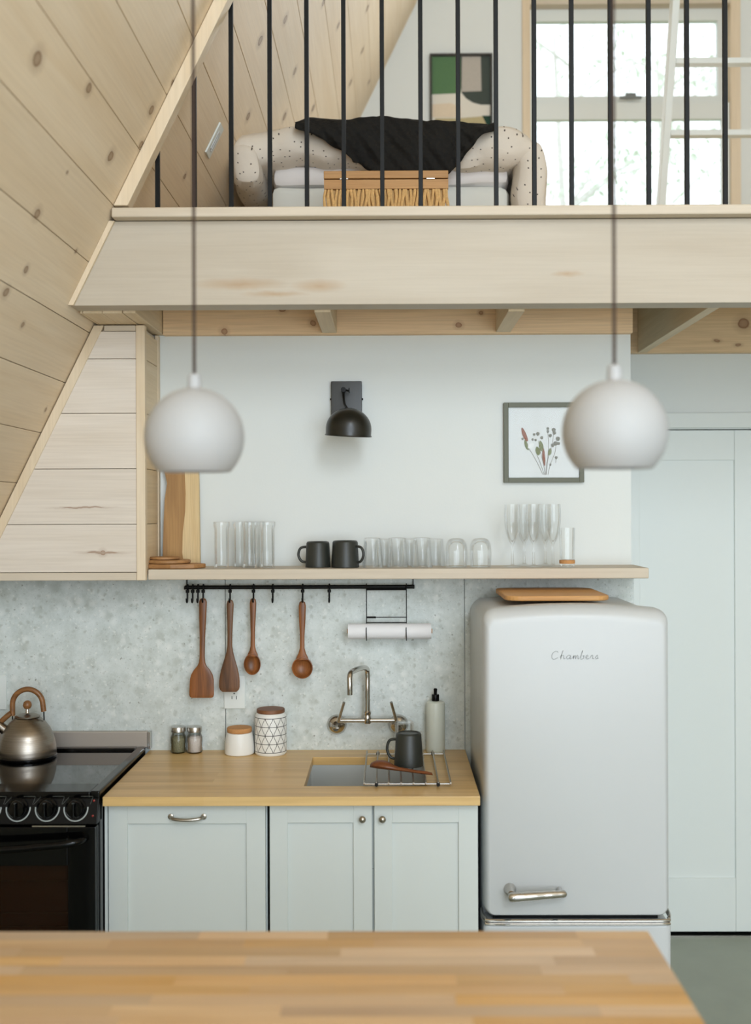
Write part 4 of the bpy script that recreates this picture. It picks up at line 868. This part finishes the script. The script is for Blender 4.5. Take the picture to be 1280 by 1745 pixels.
for px, d, lab in ((873, 3.64, 'champagne flute nearest the rounded glasses'), (909, 3.645, 'middle champagne flute of the front row'), (942, 3.66, 'champagne flute next to the small glass at the end'),
                   (893, 3.72, 'champagne flute in the back row, left one'), (929, 3.72, 'champagne flute in the back row, right one')):
    x = PX(px, d); h = .208
    prof = [(.030, 0), (.030, .0015), (.010, .005), (.0045, .012), (.004, .070), (.006, .078), (.014, .090), (.022, .115), (.027, .150), (.0275, .175), (.0255, h), (.0242, h), (.0262, .175), (.0257, .150), (.0205, .116), (.012, .093), (.003, .083), (.001, .082)]
    tag(MB().lathe(prof, (x, d, SZT), 28).build('champagne_flute', M['glass'], smooth=True, angle=50, origin=(x, d, SZT)), lab, 'glass', 'champagne flutes on the shelf')
x, d = PX(966, 3.61), 3.61
t = thing('small_glass', 'small straight glass with a tan band at its base, last on the shelf', 'glass', (x, d, SZT))
MB().lathe([(.022, 0), (.0245, .002), (.0265, .13), (.0255, .13), (.0232, .014), (.001, .014)], (x, d, SZT), 30).build('glass_cup', M['glass'], t, smooth=True, angle=40)
MB().lathe([(.0250, .012), (.0256, .014), (.0257, .022), (.0252, .024)], (x, d, SZT), 30, cap0=False, cap1=False).build('band', M['cork'], t, smooth=True)

# ================================================================ WALL LAMP
lp = thing('wall_lamp', 'black wall lamp with a dome shade above the shelf', 'lamp', (PX(591, 3.77), D_BACK, PZ(742, 3.77)))
pillow(MB(), PX(565, 3.76), PX(617.5, 3.76), PZ(738, 3.76), PZ(650, 3.76), D_BACK-.0005, D_BACK-.020, .003, .002).build('backplate', M['black_sconce'], lp, smooth=True, angle=30)
for px in (564.5, 618): MB().lathe([(.0035, -.003), (.0035, .003)], (PX(px, 3.76), D_BACK-.010, PZ(680, 3.76)), 10, 'X').build('screw', M['black_metal'], lp)
ay = 3.70; jx, jz = PX(586, ay), PZ(664, ay)
MB().tube([(jx, D_BACK-.019, jz), (jx, ay, jz)], .0055, 12).build('arm', M['black_metal'], lp, smooth=True)
MB().lathe([(.0085, -.012), (.0085, .012)], (jx, ay, jz), 18, 'Y').build('knuckle', M['black_metal'], lp, smooth=True)
MB().tube([(jx, ay, jz), (jx+.02, ay-.002, jz-.004)], .0035, 8).add([], []).build('thumb_screw', M['black_metal'], lp, smooth=True)
MB().box(jx+.018, jx+.021, ay-.010, ay+.006, jz-.010, jz+.006).build('wing', M['black_metal'], lp, bevel=.001)
sy_ = 3.61; sxc = PX(594, sy_)
MB().tube(smooth_path([(jx, ay, jz-.004), (jx+.001, ay-.012, jz-.03), (jx+.006, sy_+.05, PZ(690, sy_+.05)), (sxc, sy_+.016, PZ(697, sy_))], 5), .0045, 10).build('stem', M['black_metal'], lp, smooth=True)
rs = 39*sy_/F
prof = [(.001, rs*1.22)] + [(rs*math.sin(R(a)), rs*.30 + rs*.92*math.cos(R(a))) for a in range(8, 91, 9)] + [(rs*.995, rs*.06), (rs*1.035, .0), (rs*1.01, -.001), (rs*.965, rs*.06)] + [(rs*.965*math.sin(R(a)), rs*.28 + rs*.90*math.cos(R(a))) for a in range(88, 7, -10)] + [(.001, rs*1.18)]
sh = MB().lathe(prof, (0, 0, 0), 48); rot = Matrix.Rotation(R(5.5), 3, 'X') @ Matrix.Rotation(R(3), 3, 'Y')
zc = PZ(742.5, sy_); sh.v = [tuple(rot @ Vector(v) + Vector((sxc, sy_, zc))) for v in sh.v]
sh.build('shade', M['black_sconce'], lp, smooth=True, angle=50)

# ================================================================ FRAMED PRESSED FLOWERS
pf = thing('picture_frame', 'small olive metal frame with pressed flowers on white, half behind the pendant', 'picture', (PX(927, 3.76), D_BACK, PZ(823, 3.76)))
fx0, fx1, fz0, fz1 = PX(859, 3.755), PX(995.5, 3.755), PZ(823, 3.755), PZ(687, 3.755); bw = 8*3.755/F
ring(fx0, fx1, fz0, fz1, fx0+bw, fx1-bw, fz0+bw, fz1-bw, D_BACK-.018, D_BACK-.0008).build('frame', M['frame_olive'], pf, bevel=.001)
MB().box(fx0+bw-.002, fx1-bw+.002, D_BACK-.008, D_BACK-.004, fz0+bw-.002, fz1-bw+.002).build('backing', M['mat_paper'], pf)
MB().box(fx0+bw-.001, fx1-bw+.001, D_BACK-.0145, D_BACK-.0125, fz0+bw-.001, fz1-bw+.001).build('pane', M['pane'], pf)
fy = D_BACK - .0095; Q = lambda a, b: (PX(a, fy), fy, PZ(b, fy))
M['stem_c'] = plain('dried_stem', rgb(108, 88, 62), 0.9, bump=0.1); M['leaf_c'] = plain('dried_leaf', rgb(118, 122, 72), 0.9, bump=0.1, var=0.2)
M['rust_c'] = plain('rust_petal', rgb(140, 78, 44), 0.9, bump=0.1, var=0.2); M['bloom_c'] = plain('grey_blossom', rgb(124, 120, 104), 0.9, bump=0.2, var=0.25); M['cotton_c'] = plain('cotton_boll', rgb(240, 240, 238), 0.95, bump=0.3)
for pts in ([(925.5, 810), (916, 790), (906, 772), (898, 760)], [(927.5, 810), (921, 790), (915, 776)], [(929, 810), (926, 790), (921, 770), (918, 752)], [(931, 810), (933, 790), (935, 760), (934, 738)], [(934, 810), (938, 792), (946, 772), (949, 745)], [(930, 810), (932, 790), (940, 765), (944, 740)], [(947, 790), (948, 782)]):
    MB().tube(smooth_path([Q(*p) for p in pts], 4), .0007, 5).build('stem', M['stem_c'], pf)
def petal(nm, pts, ws, mat):
    P = smooth_path([Q(*p) for p in pts], 4); k = len(P); rings = []
    for i, p in enumerate(P):
        f = i / (k-1) * (len(ws)-1); a = int(min(f, len(ws)-2)); w = (ws[a] + (ws[a+1]-ws[a])*(f-a)) * fy / F
        t_ = (P[min(i+1, k-1)] - P[max(i-1, 0)]).normalized(); nn = Vector((-t_.z, 0, t_.x))
        rings.append([p + nn*w*math.cos(2*math.pi*j/10) + Vector((0, .0010*math.sin(2*math.pi*j/10), 0)) for j in range(10)])
    MB().loft(rings).build(nm, mat, pf, smooth=True)
petal('petal', [(890, 730), (894, 742), (899, 753)], [1, 3.2, 3.4, 1.5], M['rust_c'])
petal('petal', [(926, 766), (927, 782), (928.5, 795)], [1.2, 2.5, 2.2, .6], M['rust_c'])
petal('leaf', [(895, 751), (898, 762), (901, 768)], [1, 3, 2.5, .6], M['leaf_c'])
petal('leaf', [(921, 752), (923, 764), (925, 770)], [.6, 4, 3.5, 1], M['leaf_c'])
petal('leaf', [(915, 762), (917, 770), (918, 777)], [.6, 4.2, 4, .6], M['leaf_c'])
petal('leaf', [(938, 765), (937, 772), (935, 777)], [.6, 3, 3, .6], M['leaf_c'])
petal('cotton_tuft', [(900, 764), (905, 761), (910, 757)], [1.5, 4, 4, 1], M['cotton_c'])
for a, b, r in ((910.5, 741.5, 2.2), (917, 740.5, 3), (923.5, 747, 2.6), (934, 731.5, 2.4), (934, 736.5, 2.2), (944, 734, 3.4), (945, 739, 3), (938, 743.5, 2.8), (951, 749, 3.6), (947, 757, 3.6), (942, 760, 3), (952, 757, 2.6), (948, 781, 2.4), (908, 750, 2), (891, 749, 2), (938, 793, 1.8), (913, 751, 2)):
    petal('blossom', [(a, b-r), (a, b), (a, b+r)], [r*.4, r*1.1, r*.9, r*.3], M['bloom_c'])

# ================================================================ FRIDGE
fr = thing('refrigerator', 'white retro refrigerator with rounded corners and a chrome strip', 'refrigerator', (.545, 3.5, 0))
RX0, RX1, RF = .2705, .818, 3.2
pillow(MB(), RX0+.004, RX1-.004, .03, 1.432, D_BACK-.02, 3.295, .045, .01, arch=.012).build('body', M['white_gloss'], fr, smooth=True, angle=40)
ud_ = pillow(MB(), RX0, RX1, .545, 1.440, 3.292, RF, .034, .044, n=9, arch=.016, rx=.020, rb=.010).build('upper_door', M['white_gloss'], fr, smooth=True, angle=50)
ld_ = pillow(MB(), RX0, RX1, .06, .527, 3.292, RF, .012, .012, n=6, rx=.018).build('lower_door', M['white_gloss'], fr, smooth=True, angle=50)
cs = MB(); tz = .536
def strip_path(zo): return smooth_path([(RX0-.001, 3.26, zo+.010), (RX0-.001, 3.226, zo+.005), (RX0+.008, 3.206, zo+.000), (RX0+.03, 3.197, zo-.003), ((RX0+RX1)/2, 3.196, zo-.003), (RX1-.03, 3.197, zo-.003), (RX1-.008, 3.206, zo+.000), (RX1+.001, 3.226, zo+.005), (RX1+.001, 3.26, zo+.010)], 5)
cs.tube(strip_path(tz+.005), .0042, 8); cs.tube(strip_path(tz-.006), .0042, 8)
o = cs.build('chrome_strip', M['chrome'], fr, smooth=True); o['label'] = 'double chrome strip between the doors'
MB().box(RX0+.03, RX1-.03, 3.24, 3.29, .528, .5445).build('door_gap', M['black_gloss'], fr)
hx0, hx1, hz = PX(866, 3.19), PX(962, 3.15), PZ(1527, 3.16)
h = MB().tube(smooth_path([(hx0-.008, 3.150, hz-.002), (hx0+.004, 3.147, hz), (hx0+.04, 3.148, hz+.002), (hx0+.10, 3.156, hz+.0035), (hx1-.008, 3.163, hz+.004), (hx1, 3.166, hz+.004)], 5), [.004, .008, .0105, .0125, .0135, .014] + [.014]*4 + [.0135]*4 + [.0125]*4 + [.0115]*3 + [.011, .010, .008, .006, .003], 16).build('handle', M['chrome'], ud_, smooth=True); h['label'] = 'chrome lever handle'
MB().lathe([(.018, -.0), (.018, -.004), (.014, -.012), (.010, -.03), (.009, -.042)], (hx0+.002, RF+.001, hz+.006), 24, 'Y').build('handle_mount', M['chrome'], ud_, smooth=True)
MB().lathe([(.008, 0), (.008, -.034)], (hx1-.012, RF+.001, hz+.005), 16, 'Y').build('handle_mount', M['chrome'], ud_, smooth=True)
# script nameplate: "Chambers"
G = {'C': ([(.9,.85),(.6,1.0),(.2,.8),(.05,.4),(.2,.05),(.55,0),(.95,.2)], 1.25), 'h': ([(0,.2),(.3,1.0),(.25,.95),(.1,0),(.15,.35),(.4,.48),(.5,.3),(.5,.02),(.75,.12)], .85),
     'a': ([(.55,.42),(.3,.5),(.05,.25),(.2,0),(.5,.2),(.58,.45),(.55,.02),(.8,.12)], .9), 'm': ([(0,.1),(.12,.45),(.12,0),(.2,.35),(.38,.45),(.42,0),(.5,.35),(.7,.45),(.75,.02),(.95,.12)], 1.05),
     'b': ([(0,.2),(.25,1.0),(.18,.95),(.08,.05),(.3,0),(.5,.2),(.35,.42),(.6,.38)], .72), 'e': ([(0,.15),(.35,.35),(.25,.5),(.06,.3),(.2,0),(.55,.12)], .65), 'r': ([(0,.1),(.18,.48),(.35,.42),(.35,.05),(.6,.12)], .7), 's': ([(0,.1),(.25,.5),(.35,.15),(.1,0),(.5,.1)], .6)}
ux = PX(938, RF); uw = (PX(1020, RF) - ux) / sum(G[c][1] for c in 'Chambers'); mb = MB(); zb_ = PZ(1124, RF); uh = 13.5*RF/F; wx_ = ux
for c in 'Chambers':
    pts, adv = G[c]; mb.tube(smooth_path([(wx_ + (p[0] + .12*p[1])*uw, RF-.0010, zb_ + p[1]*uh) for p in pts], 5), .00055, 6); wx_ += adv*uw
o = mb.build('nameplate', plain('pale_chrome', rgb(150, 154, 154), 0.35, 0.6, bump=0.002), ud_, smooth=True); o['label'] = 'cursive chrome lettering reading Chambers'
# board on the fridge
poly = []
for p in rrect(.352, .672, 3.325, 3.69, .05, 6): poly.append(tuple(p))
tag(MB().prism_z(poly, 1.4585, 1.474).build('cutting_board', M['board'], bevel=.004, origin=(.51, 3.5, 1.4585)), 'honey-coloured wooden board lying on top of the refrigerator', 'board')

# ================================================================ ISLAND TABLE
TZ1, TZ0, TX1, TX0, TYB, TYF = .915, .877, .500, -1.30, 2.135, 1.215
tb = thing('kitchen_island', 'butcher block island table in the foreground', 'table', ((TX0+TX1)/2, (TYB+TYF)/2, 0))
rows = 23; rh = (TYB - TYF) / rows
for r_ in range(rows):
    x = TX1 + 0.0; y1 = TYB - r_*rh; first = True
    while x > TX0 + .01:
        L = random.uniform(.22, .62)
        if first: L *= random.uniform(.3, 1); first = False
        xa = max(TX0, x - L)
        if xa - TX0 < .1: xa = TX0
        MB().box(xa+.00015, x-.00015, y1-rh+.00015, y1-.00015, TZ0, TZ1).build('stave', M['stave'], tb)
        x = xa
MB().box(TX0+.08, TX1-.08, TYF+.08, TYB-.08, .78, TZ0-.001).build('apron', M['white_trim'], tb)
for lx in (TX0+.12, TX1-.12):
    for ly in (TYF+.12, TYB-.12): MB().box(lx-.04, lx+.04, ly-.04, ly+.04, 0, .779).build('leg', M['white_trim'], tb, bevel=.004)

# ================================================================ PENDANTS
def pendant(label, px, d, r, py_bot, ztop):
    x = PX(px, d); s_ = d/F; cut = .70*r; zb_ = PZ(py_bot, d); zc = zb_ + cut
    t = thing('pendant_lamp', label, 'lamp', (x, d, zb_), 'white globe pendants over the island')
    a1 = 180 - math.degrees(math.acos(.70))
    prof = [(r*math.sin(R(a)), r*math.cos(R(a))) for a in [7+ i*(a1-7)/26 for i in range(27)]]
    ri = r - .0025
    prof += [(ri*math.sin(R(a)), ri*math.cos(R(a))) for a in [a1 - i*(a1-7)/26 for i in range(27)]]
    MB().lathe(prof, (x, d, zc), 56, cap0=False, cap1=False).build('shade', M['white_lamp'], t, smooth=True, angle=50)
    MB().lathe([(.013, r-.006), (.0125, r+.008), (.0115, r+.022), (.008, r+.025), (.003, r+.026)], (x, d, zc), 24).build('cap', M['white_lamp'], t, smooth=True)
    MB().lathe([(.014, .03), (.014, .085)], (x, d, zc), 16).build('socket', M['white_trim'], t, smooth=True)
    MB().lathe([(.001, -.035), (.018, -.028), (.028, -.008), (.029, .003), (.02, .02), (.0135, .031)], (x, d, zc), 24).build('bulb', M['white_ceramic'], t, smooth=True)
    MB().tube([(x, d, zc+r+.024), (x, d, (zc+r+ztop)/2), (x, d, ztop)], .0030, 10).build('cord', M['cord'], t, smooth=True)
    MB().lathe([(.05, -.03), (.055, 0), (.055, .02)], (x, d, ztop), 28).build('canopy', M['white_lamp'], t, smooth=True)
pendant('white globe pendant lamp at the left, in front of the wooden hood', 331.5, 2.0, .0905, 803, slope_z(PX(331, 2.0))-.13)
pendant('white globe pendant lamp at the right, overlapping the framed flowers', 1047.5, 1.877, .0895, 800, slope_z(PX(1047, 1.877))-.13)

# ================================================================ LOFT
rl = thing('loft_railing', 'black metal baluster railing along the loft edge', 'railing', (.3, 3.28, 2.628))
for i, px in enumerate((270, 333, 396, 462, 525, 588, 653.5, 719, 783, 847.5, 912.5, 976, 1042, 1107, 1172, 1237, 1302, 1367, 1432, 1497, 1562, 1627, 1692)):
    x = PX(px, 3.28); zt_ = min(3.52, slope_z(x) - .032)
    MB().box(x-.0066, x+.0066, 3.2734, 3.2866, 2.6285, zt_).build('baluster', M['black_metal'], rl, bevel=.0008, bseg=1)
MB().box(slope_x(3.55)+.06, PX(1760, 3.28), 3.26, 3.30, 3.5205, 3.55).build('top_rail', M['black_metal'], rl)

def softbox(x0, x1, y0, y1, z0, z1, r, n, fn=None):
    bm = bmesh.new(); bmesh.ops.create_cube(bm, size=1.0)
    bmesh.ops.subdivide_edges(bm, edges=bm.edges[:], cuts=n, use_grid_fill=True)
    vs = []
    for v in bm.verts:
        p = Vector(((v.co.x+.5)*(x1-x0)+x0, (v.co.y+.5)*(y1-y0)+y0, (v.co.z+.5)*(z1-z0)+z0))
        q = Vector((min(max(p.x, x0+r), x1-r), min(max(p.y, y0+r), y1-r), min(max(p.z, z0+r), z1-r)))
        dlt = p - q
        if dlt.length > 1e-9:
            m_ = max(abs(dlt.x), abs(dlt.y), abs(dlt.z)); p = q + dlt.normalized() * m_
        vs.append(fn(p) if fn else p)
    bm.verts.index_update(); fs = [tuple(v.index for v in f.verts) for f in bm.faces]; bm.free()
    m_ = MB(); m_.v = [tuple(v) for v in vs]; m_.f = fs; return m_
nz3 = lambda p, s_, a: Vector((mnoise.noise(p*s_), mnoise.noise(p*s_ + Vector((9, 3, 5))), mnoise.noise(p*s_ + Vector((2, 8, 1))))) * a
BY = 4.15
bd = thing('bed', 'low loft bed with pale sheets behind the wicker chest', 'bed', (.03, 5.0, Z_LOFT))
MB().box(-.44, .42, BY+.06, 6.0, Z_LOFT+.001, Z_LOFT+.16).build('bed_base', M['pine_y'], bd, bevel=.01)
softbox(-.46, .468, BY+.02, 6.05, Z_LOFT+.161, 2.985, .05, 26, lambda p: p + nz3(p, 5, .012)).build('mattress', M['sheet'], bd, smooth=True)
softbox(-.45, .465, BY+.03, 6.04, 2.972, 3.06, .04, 24, lambda p: p + nz3(p, 6, .010)).build('topper', M['sheet2'], bd, smooth=True)
def duv(p):
    t_ = (p.x - .01) / .60; w_ = min(1, max(0, (p.z - 3.04) / .10)); p = Vector(p)
    p.z += .042*(1 - min(1, abs(t_))**3.2) * w_
    if t_ > .72: p.z -= (t_-.72)**1.3*.25*w_
    if p.y < BY+.1: p.z += (.010*math.sin(p.x*13) + .007*math.sin(p.x*37+1))*(1-w_); p.y += .012*math.sin(p.x*11+.5)
    p += nz3(p, 3.2, .012) + nz3(p, 9, .010) + nz3(p, 20, .005); return p
dv = tag(softbox(-.60, .575, BY-.06, 6.08, 3.038, 3.155, .058, 50, duv).build('duvet', M['dotted'], smooth=True, origin=(.0, 5.0, 3.06)), 'off-white duvet with small dark dots, puffed up on the loft bed', 'duvet')
def dv2(p):
    t_ = (3.18 - p.z) / .5; p = Vector(p); p.x += .055*t_ + .012*math.sin(p.z*19); p += nz3(p, 7, .014); return p
side = softbox(.452, .575, BY-.055, 5.9, 2.70, 3.135, .05, 28, dv2).build('hanging_side', M['dotted'], dv, smooth=True)
def dv3(p):
    t_ = (3.10 - p.z) / .2; p = Vector(p); p.x += .02*t_; p += nz3(p, 8, .018); return p
side2 = softbox(-.605, -.485, BY-.075, 5.8, 2.955, 3.115, .055, 20, dv3).build('hanging_side', M['dotted'], dv, smooth=True)

# black blanket thrown over the end of the bed
def top_z(px): # silhouette of the blanket's upper edge in the photograph, as real heights
    pts = [(512, 206), (530, 199), (570, 203), (600, 203), (650, 198), (700, 203), (760, 207), (800, 210), (842, 214)]
    for (a, b), (c, d_) in zip(pts[:-1], pts[1:]):
        if a <= px <= c: return b + (d_-b)*(px-a)/(c-a)
    return pts[0][1] if px < 512 else pts[-1][1]
def hem(px):
    pts = [(512, 217), (530, 228), (560, 243), (588, 256), (606, 274), (612, 272), (632, 288), (650, 300), (760, 300), (778, 282), (800, 256), (820, 234), (842, 217)]
    for (a, b), (c, d_) in zip(pts[:-1], pts[1:]):
        if a <= px <= c: return b + (d_-b)*(px-a)/(c-a)
    return 218
nx, nt = 110, 40; vs = []; dF = BY-.105
for i in range(nx+1):
    px = 512 + 330*i/nx; ht = top_z(px); hb = hem(px)
    for j in range(nt+1):
        t_ = j/nt; fold = .020*math.sin(px*.045 + t_*5.5) + .010*math.sin(px*.11 - t_*4)
        if t_ < .4:      # lying on top, from the back to the front edge
            f = t_/.4; d = dF + .42*(1-f) + .02; z = PZ(ht, dF+.15) - .008 - .006*(1-f) - (f**3)*.05 + fold*.25*f; x = PX(px, dF+.12); d += fold*.3*f
        else:
            f = (t_-.4)/.6; d = dF + .02*(1-f) - .02*math.sin(f*3.1) + fold*(.3 + .7*f)
            ztop = PZ(ht, dF+.15) - .058; zbot = PZ(hb, dF); z = ztop + (min(zbot, ztop-.004) - ztop)*f; x = PX(px, dF+.12*(1-f))
        p = Vector((x, d, z)); p += nz3(p, 7, .010) + nz3(p, 22, .005); vs.append(p)
fs = [(i*(nt+1)+j, (i+1)*(nt+1)+j, (i+1)*(nt+1)+j+1, i*(nt+1)+j+1) for i in range(nx) for j in range(nt)]
bl = mesh_obj('throw_blanket', vs, fs, M['knit'], smooth=True, origin=(.0, dF, 3.1), angle=180)
md = bl.modifiers.new('thickness', 'SOLIDIFY'); md.thickness = .022; md.offset = 0
tag(bl, 'black quilted knit blanket thrown over the dotted duvet', 'blanket')

# wicker chest
bx0, bx1, by0, by1 = PX(553, 3.76), PX(767, 3.76), 3.76, 4.02
ck = thing('wicker_chest', 'wicker chest with a honey-coloured wooden lid at the foot of the bed', 'chest', ((bx0+bx1)/2, 3.9, Z_LOFT))
zl1, zl0, zf1, zf0 = PZ(290.5, 3.76), PZ(303.5, 3.76), PZ(305.5, 3.76), PZ(321, 3.76)
MB().box(bx0+.001, bx1-.002, by0, by1, zl0, zl1).build('lid', M['basket_wood'], ck, bevel=.002)
fm = MB(); fm.box(bx0+.002, bx1-.002, by0+.002, by0+.02, zf0, zf1); fm.box(bx0+.002, bx1-.002, by1-.02, by1-.002, zf0, zf1); fm.box(bx0+.002, bx0+.02, by0+.02, by1-.02, zf0, zf1); fm.box(bx1-.02, bx1-.002, by0+.02, by1-.02, zf0, zf1)
fm.build('rim', M['basket_wood'], ck)
for px in (588, 736): MB().box(PX(px-7, 3.755), PX(px+7, 3.755), by0-.002, by0+.01, zf1+.0005, zl0-.0005).build('hinge', M['steel'], ck)
MB().box(bx0+.012, bx1-.012, by0+.016, by1-.012, Z_LOFT+.001, zf0-.001).build('inner_box', M['straw'], ck)
wv = MB()
for i in range(34):
    x = bx0 + .006 + (bx1-bx0-.012)*i/33; ph_ = random.uniform(0, 6)
    wv.tube([(x + .004*math.sin(k*1.4+ph_), by0+.008 - .004*abs(math.sin(k*.9+ph_)), zf0-.002 - (zf0-Z_LOFT-.006)*k/9) for k in range(10)], [random.uniform(.0045, .0075) for k in range(10)], 7)
o = wv.build('woven_front', M['straw'], ck, smooth=True); o['kind'] = 'stuff'; o['label'] = 'twisted straw weave'

# abstract picture
ap = thing('abstract_picture', 'framed abstract print in green, beige and charcoal on the loft gable wall', 'picture', (PX(788, 6.19), D_LOFT, PZ(235, 6.19)))
A = lambda x, y: (PX(x, 6.185), PZ(y, 6.185))
ax0, az1 = A(735, 93); ax1, az0 = A(841.5, 240); b_ = .012
ring(ax0, ax1, az0, az1, ax0+b_, ax1-b_, az0+b_, az1-b_, D_LOFT-.03, D_LOFT-.001).build('frame', M['picture_black'], ap, bevel=.001)
MB().box(ax0+b_-.002, ax1-b_+.002, D_LOFT-.012, D_LOFT-.004, az0+b_-.002, az1-b_+.002).build('canvas', plain('print_ivory', rgb(224, 218, 206), 0.9, bump=0.1), ap)
def patch(nm, pts, c, k):
    MB().prism([A(*p) for p in pts], D_LOFT-.0135-.0006*k, D_LOFT-.0118).build(nm, plain('print_'+nm, rgb(*c), 0.9, bump=0.1, bscale=90, var=0.08), ap)
patch('green_patch', [(738.5, 97), (787, 97), (787, 159), (738.5, 161)], (88, 122, 84), 1)
patch('charcoal_patch', [(787, 97), (838, 97), (838, 179), (822, 179), (808, 175), (797, 168), (789, 158), (787, 150)], (68, 76, 70), 1)
patch('taupe_patch', [(790, 97), (822, 97), (823, 156), (789, 157)], (184, 176, 166), 2)
patch('sand_patch', [(738.5, 178), (770, 176), (787, 182), (787, 200), (738.5, 200)], (222, 204, 180), 1)
patch('striped_patch', [(744, 202), (786, 202), (826, 199), (832, 216), (832, 236), (744, 236)], (186, 172, 132), 2)
patch('dark_green_patch', [(824, 198), (838, 198), (838, 236), (832, 236), (831, 212)], (30, 62, 50), 3)

# switch plate on the sloped wall of the loft
dA, vA = on_slope(365.5, 237)
sp = MB(); sp.box(dA-.036, dA+.036, vA-.058, vA+.058, .0005, .007)
wlft = bpy.data.objects['wall_left']
so = mesh_obj('slope_switch', sp.v, sp.f, M['white_trim'], bevel=.002); so.matrix_world = wlft.matrix_world.copy()
tag(so, 'white switch plate on the sloping pine wall of the loft', 'switch')
tg = MB(); tg.box(dA-.015, dA+.015, vA-.033, vA+.033, .007, .0095); tg.box(dA-.006, dA+.006, vA-.040, vA+.02, .0095, .0115)
to = mesh_obj('rocker', tg.v, tg.f, M['white_gloss'], bevel=.001); to.parent = so

# white ladder
ldr = thing('ladder', 'white painted ladder leaning in front of the loft window', 'ladder', (PX(1125, 5.0), 5.05, Z_LOFT))
def lad(z): return 5.0 - (z - PZ(345, 5.0)) * .315
for s_ in (0, .52):
    zt_, zb_ = 4.9, Z_LOFT + .002; x = PX(1128, 5.0) + s_
    rings = [[(x-.016, lad(z)-.03, z), (x+.016, lad(z)-.03, z), (x+.016, lad(z)+.03, z), (x-.016, lad(z)+.03, z)] for z in (zb_, zt_)]
    MB().loft(rings).build('rail', M['white_trim'], ldr, bevel=.003)
for z in (PZ(227, 4.88), PZ(101, 4.77), PZ(227, 4.88)-.33, PZ(101, 4.77)+.33, PZ(227, 4.88)-.62):
    x = PX(1128, 5.0); MB().box(x+.0165, x+.52-.0165, lad(z)-.024, lad(z)+.024, z-.013, z+.013).build('rung', M['white_trim'], ldr, bevel=.004)

# ================================================================ OUTSIDE THE LOFT WINDOW
struct(MB().box(-6, 10, D_LOFT+.3, 24, -.1, 0).build('ground', plain('grass', rgb(120, 132, 84), 0.95, bump=0.4, bscale=6, var=0.2)), 'grassy ground outside behind the cabin', 'ground')
def tree(label, bx, by, h, n_leaf, spread, seed):
    rnd = random.Random(seed)
    t = thing('tree', label, 'tree', (bx, by, 0), 'trees outside the loft window')
    M.setdefault('bark', plain('bark', rgb(208, 205, 198), 0.95, bump=0.6, bscale=20, var=0.2)); M.setdefault('leaf', plain('leaf', rgb(214, 222, 206), 0.8, bump=0.05, bscale=6, var=0.2))  # bark and leaf colours lightened to stand in for overexposure outside
    top = Vector((bx + rnd.uniform(-.3, .3), by, h))
    MB().tube(smooth_path([(bx, by, 0), (bx+.05, by, h*.35), (bx-.06, by+.05, h*.7), top], 5), [.07 - .055*k/15 for k in range(16)], 8).build('trunk', M['bark'], t, smooth=True)
    lf = MB()
    for k in range(12):
        z0 = h*rnd.uniform(.42, .95); a = rnd.uniform(0, 6.28); L = spread*rnd.uniform(.6, 1.1)
        s0 = Vector((bx, by, z0)); e0 = s0 + Vector((math.cos(a)*L, math.sin(a)*L*.6, L*rnd.uniform(.15, .55)))
        mid = (s0+e0)/2 + Vector((0, 0, .12)); pth = smooth_path([s0, mid, e0], 5)
        MB().tube(pth, [.018 - .014*q/(len(pth)-1) for q in range(len(pth))], 6).build('branch', M['bark'], t, smooth=True)
        for q in range(n_leaf // 12):
            c = pth[rnd.randrange(3, len(pth))] + Vector((rnd.gauss(0, .28), rnd.gauss(0, .2), rnd.gauss(0, .25)))
            u = Vector((rnd.gauss(0, 1), rnd.gauss(0, 1), rnd.gauss(0, 1))).normalized(); w = u.cross(Vector((rnd.gauss(0, 1), rnd.gauss(0, 1), rnd.gauss(0, 1)))).normalized(); sz = rnd.uniform(.03, .06)
            lf.add([c - u*sz, c + w*sz*.45, c + u*sz, c - w*sz*.45], [(0, 1, 2, 3)])
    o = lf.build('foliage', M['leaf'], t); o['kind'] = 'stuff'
tree('leafy tree coloured pale as if overexposed, outside the left half of the loft window', 1.7, 10.2, 6.2, 1500, 1.3, 3)
tree('second tree coloured pale as if overexposed, outside the right half of the loft window', 3.1, 12.0, 6.8, 1300, 1.4, 8)
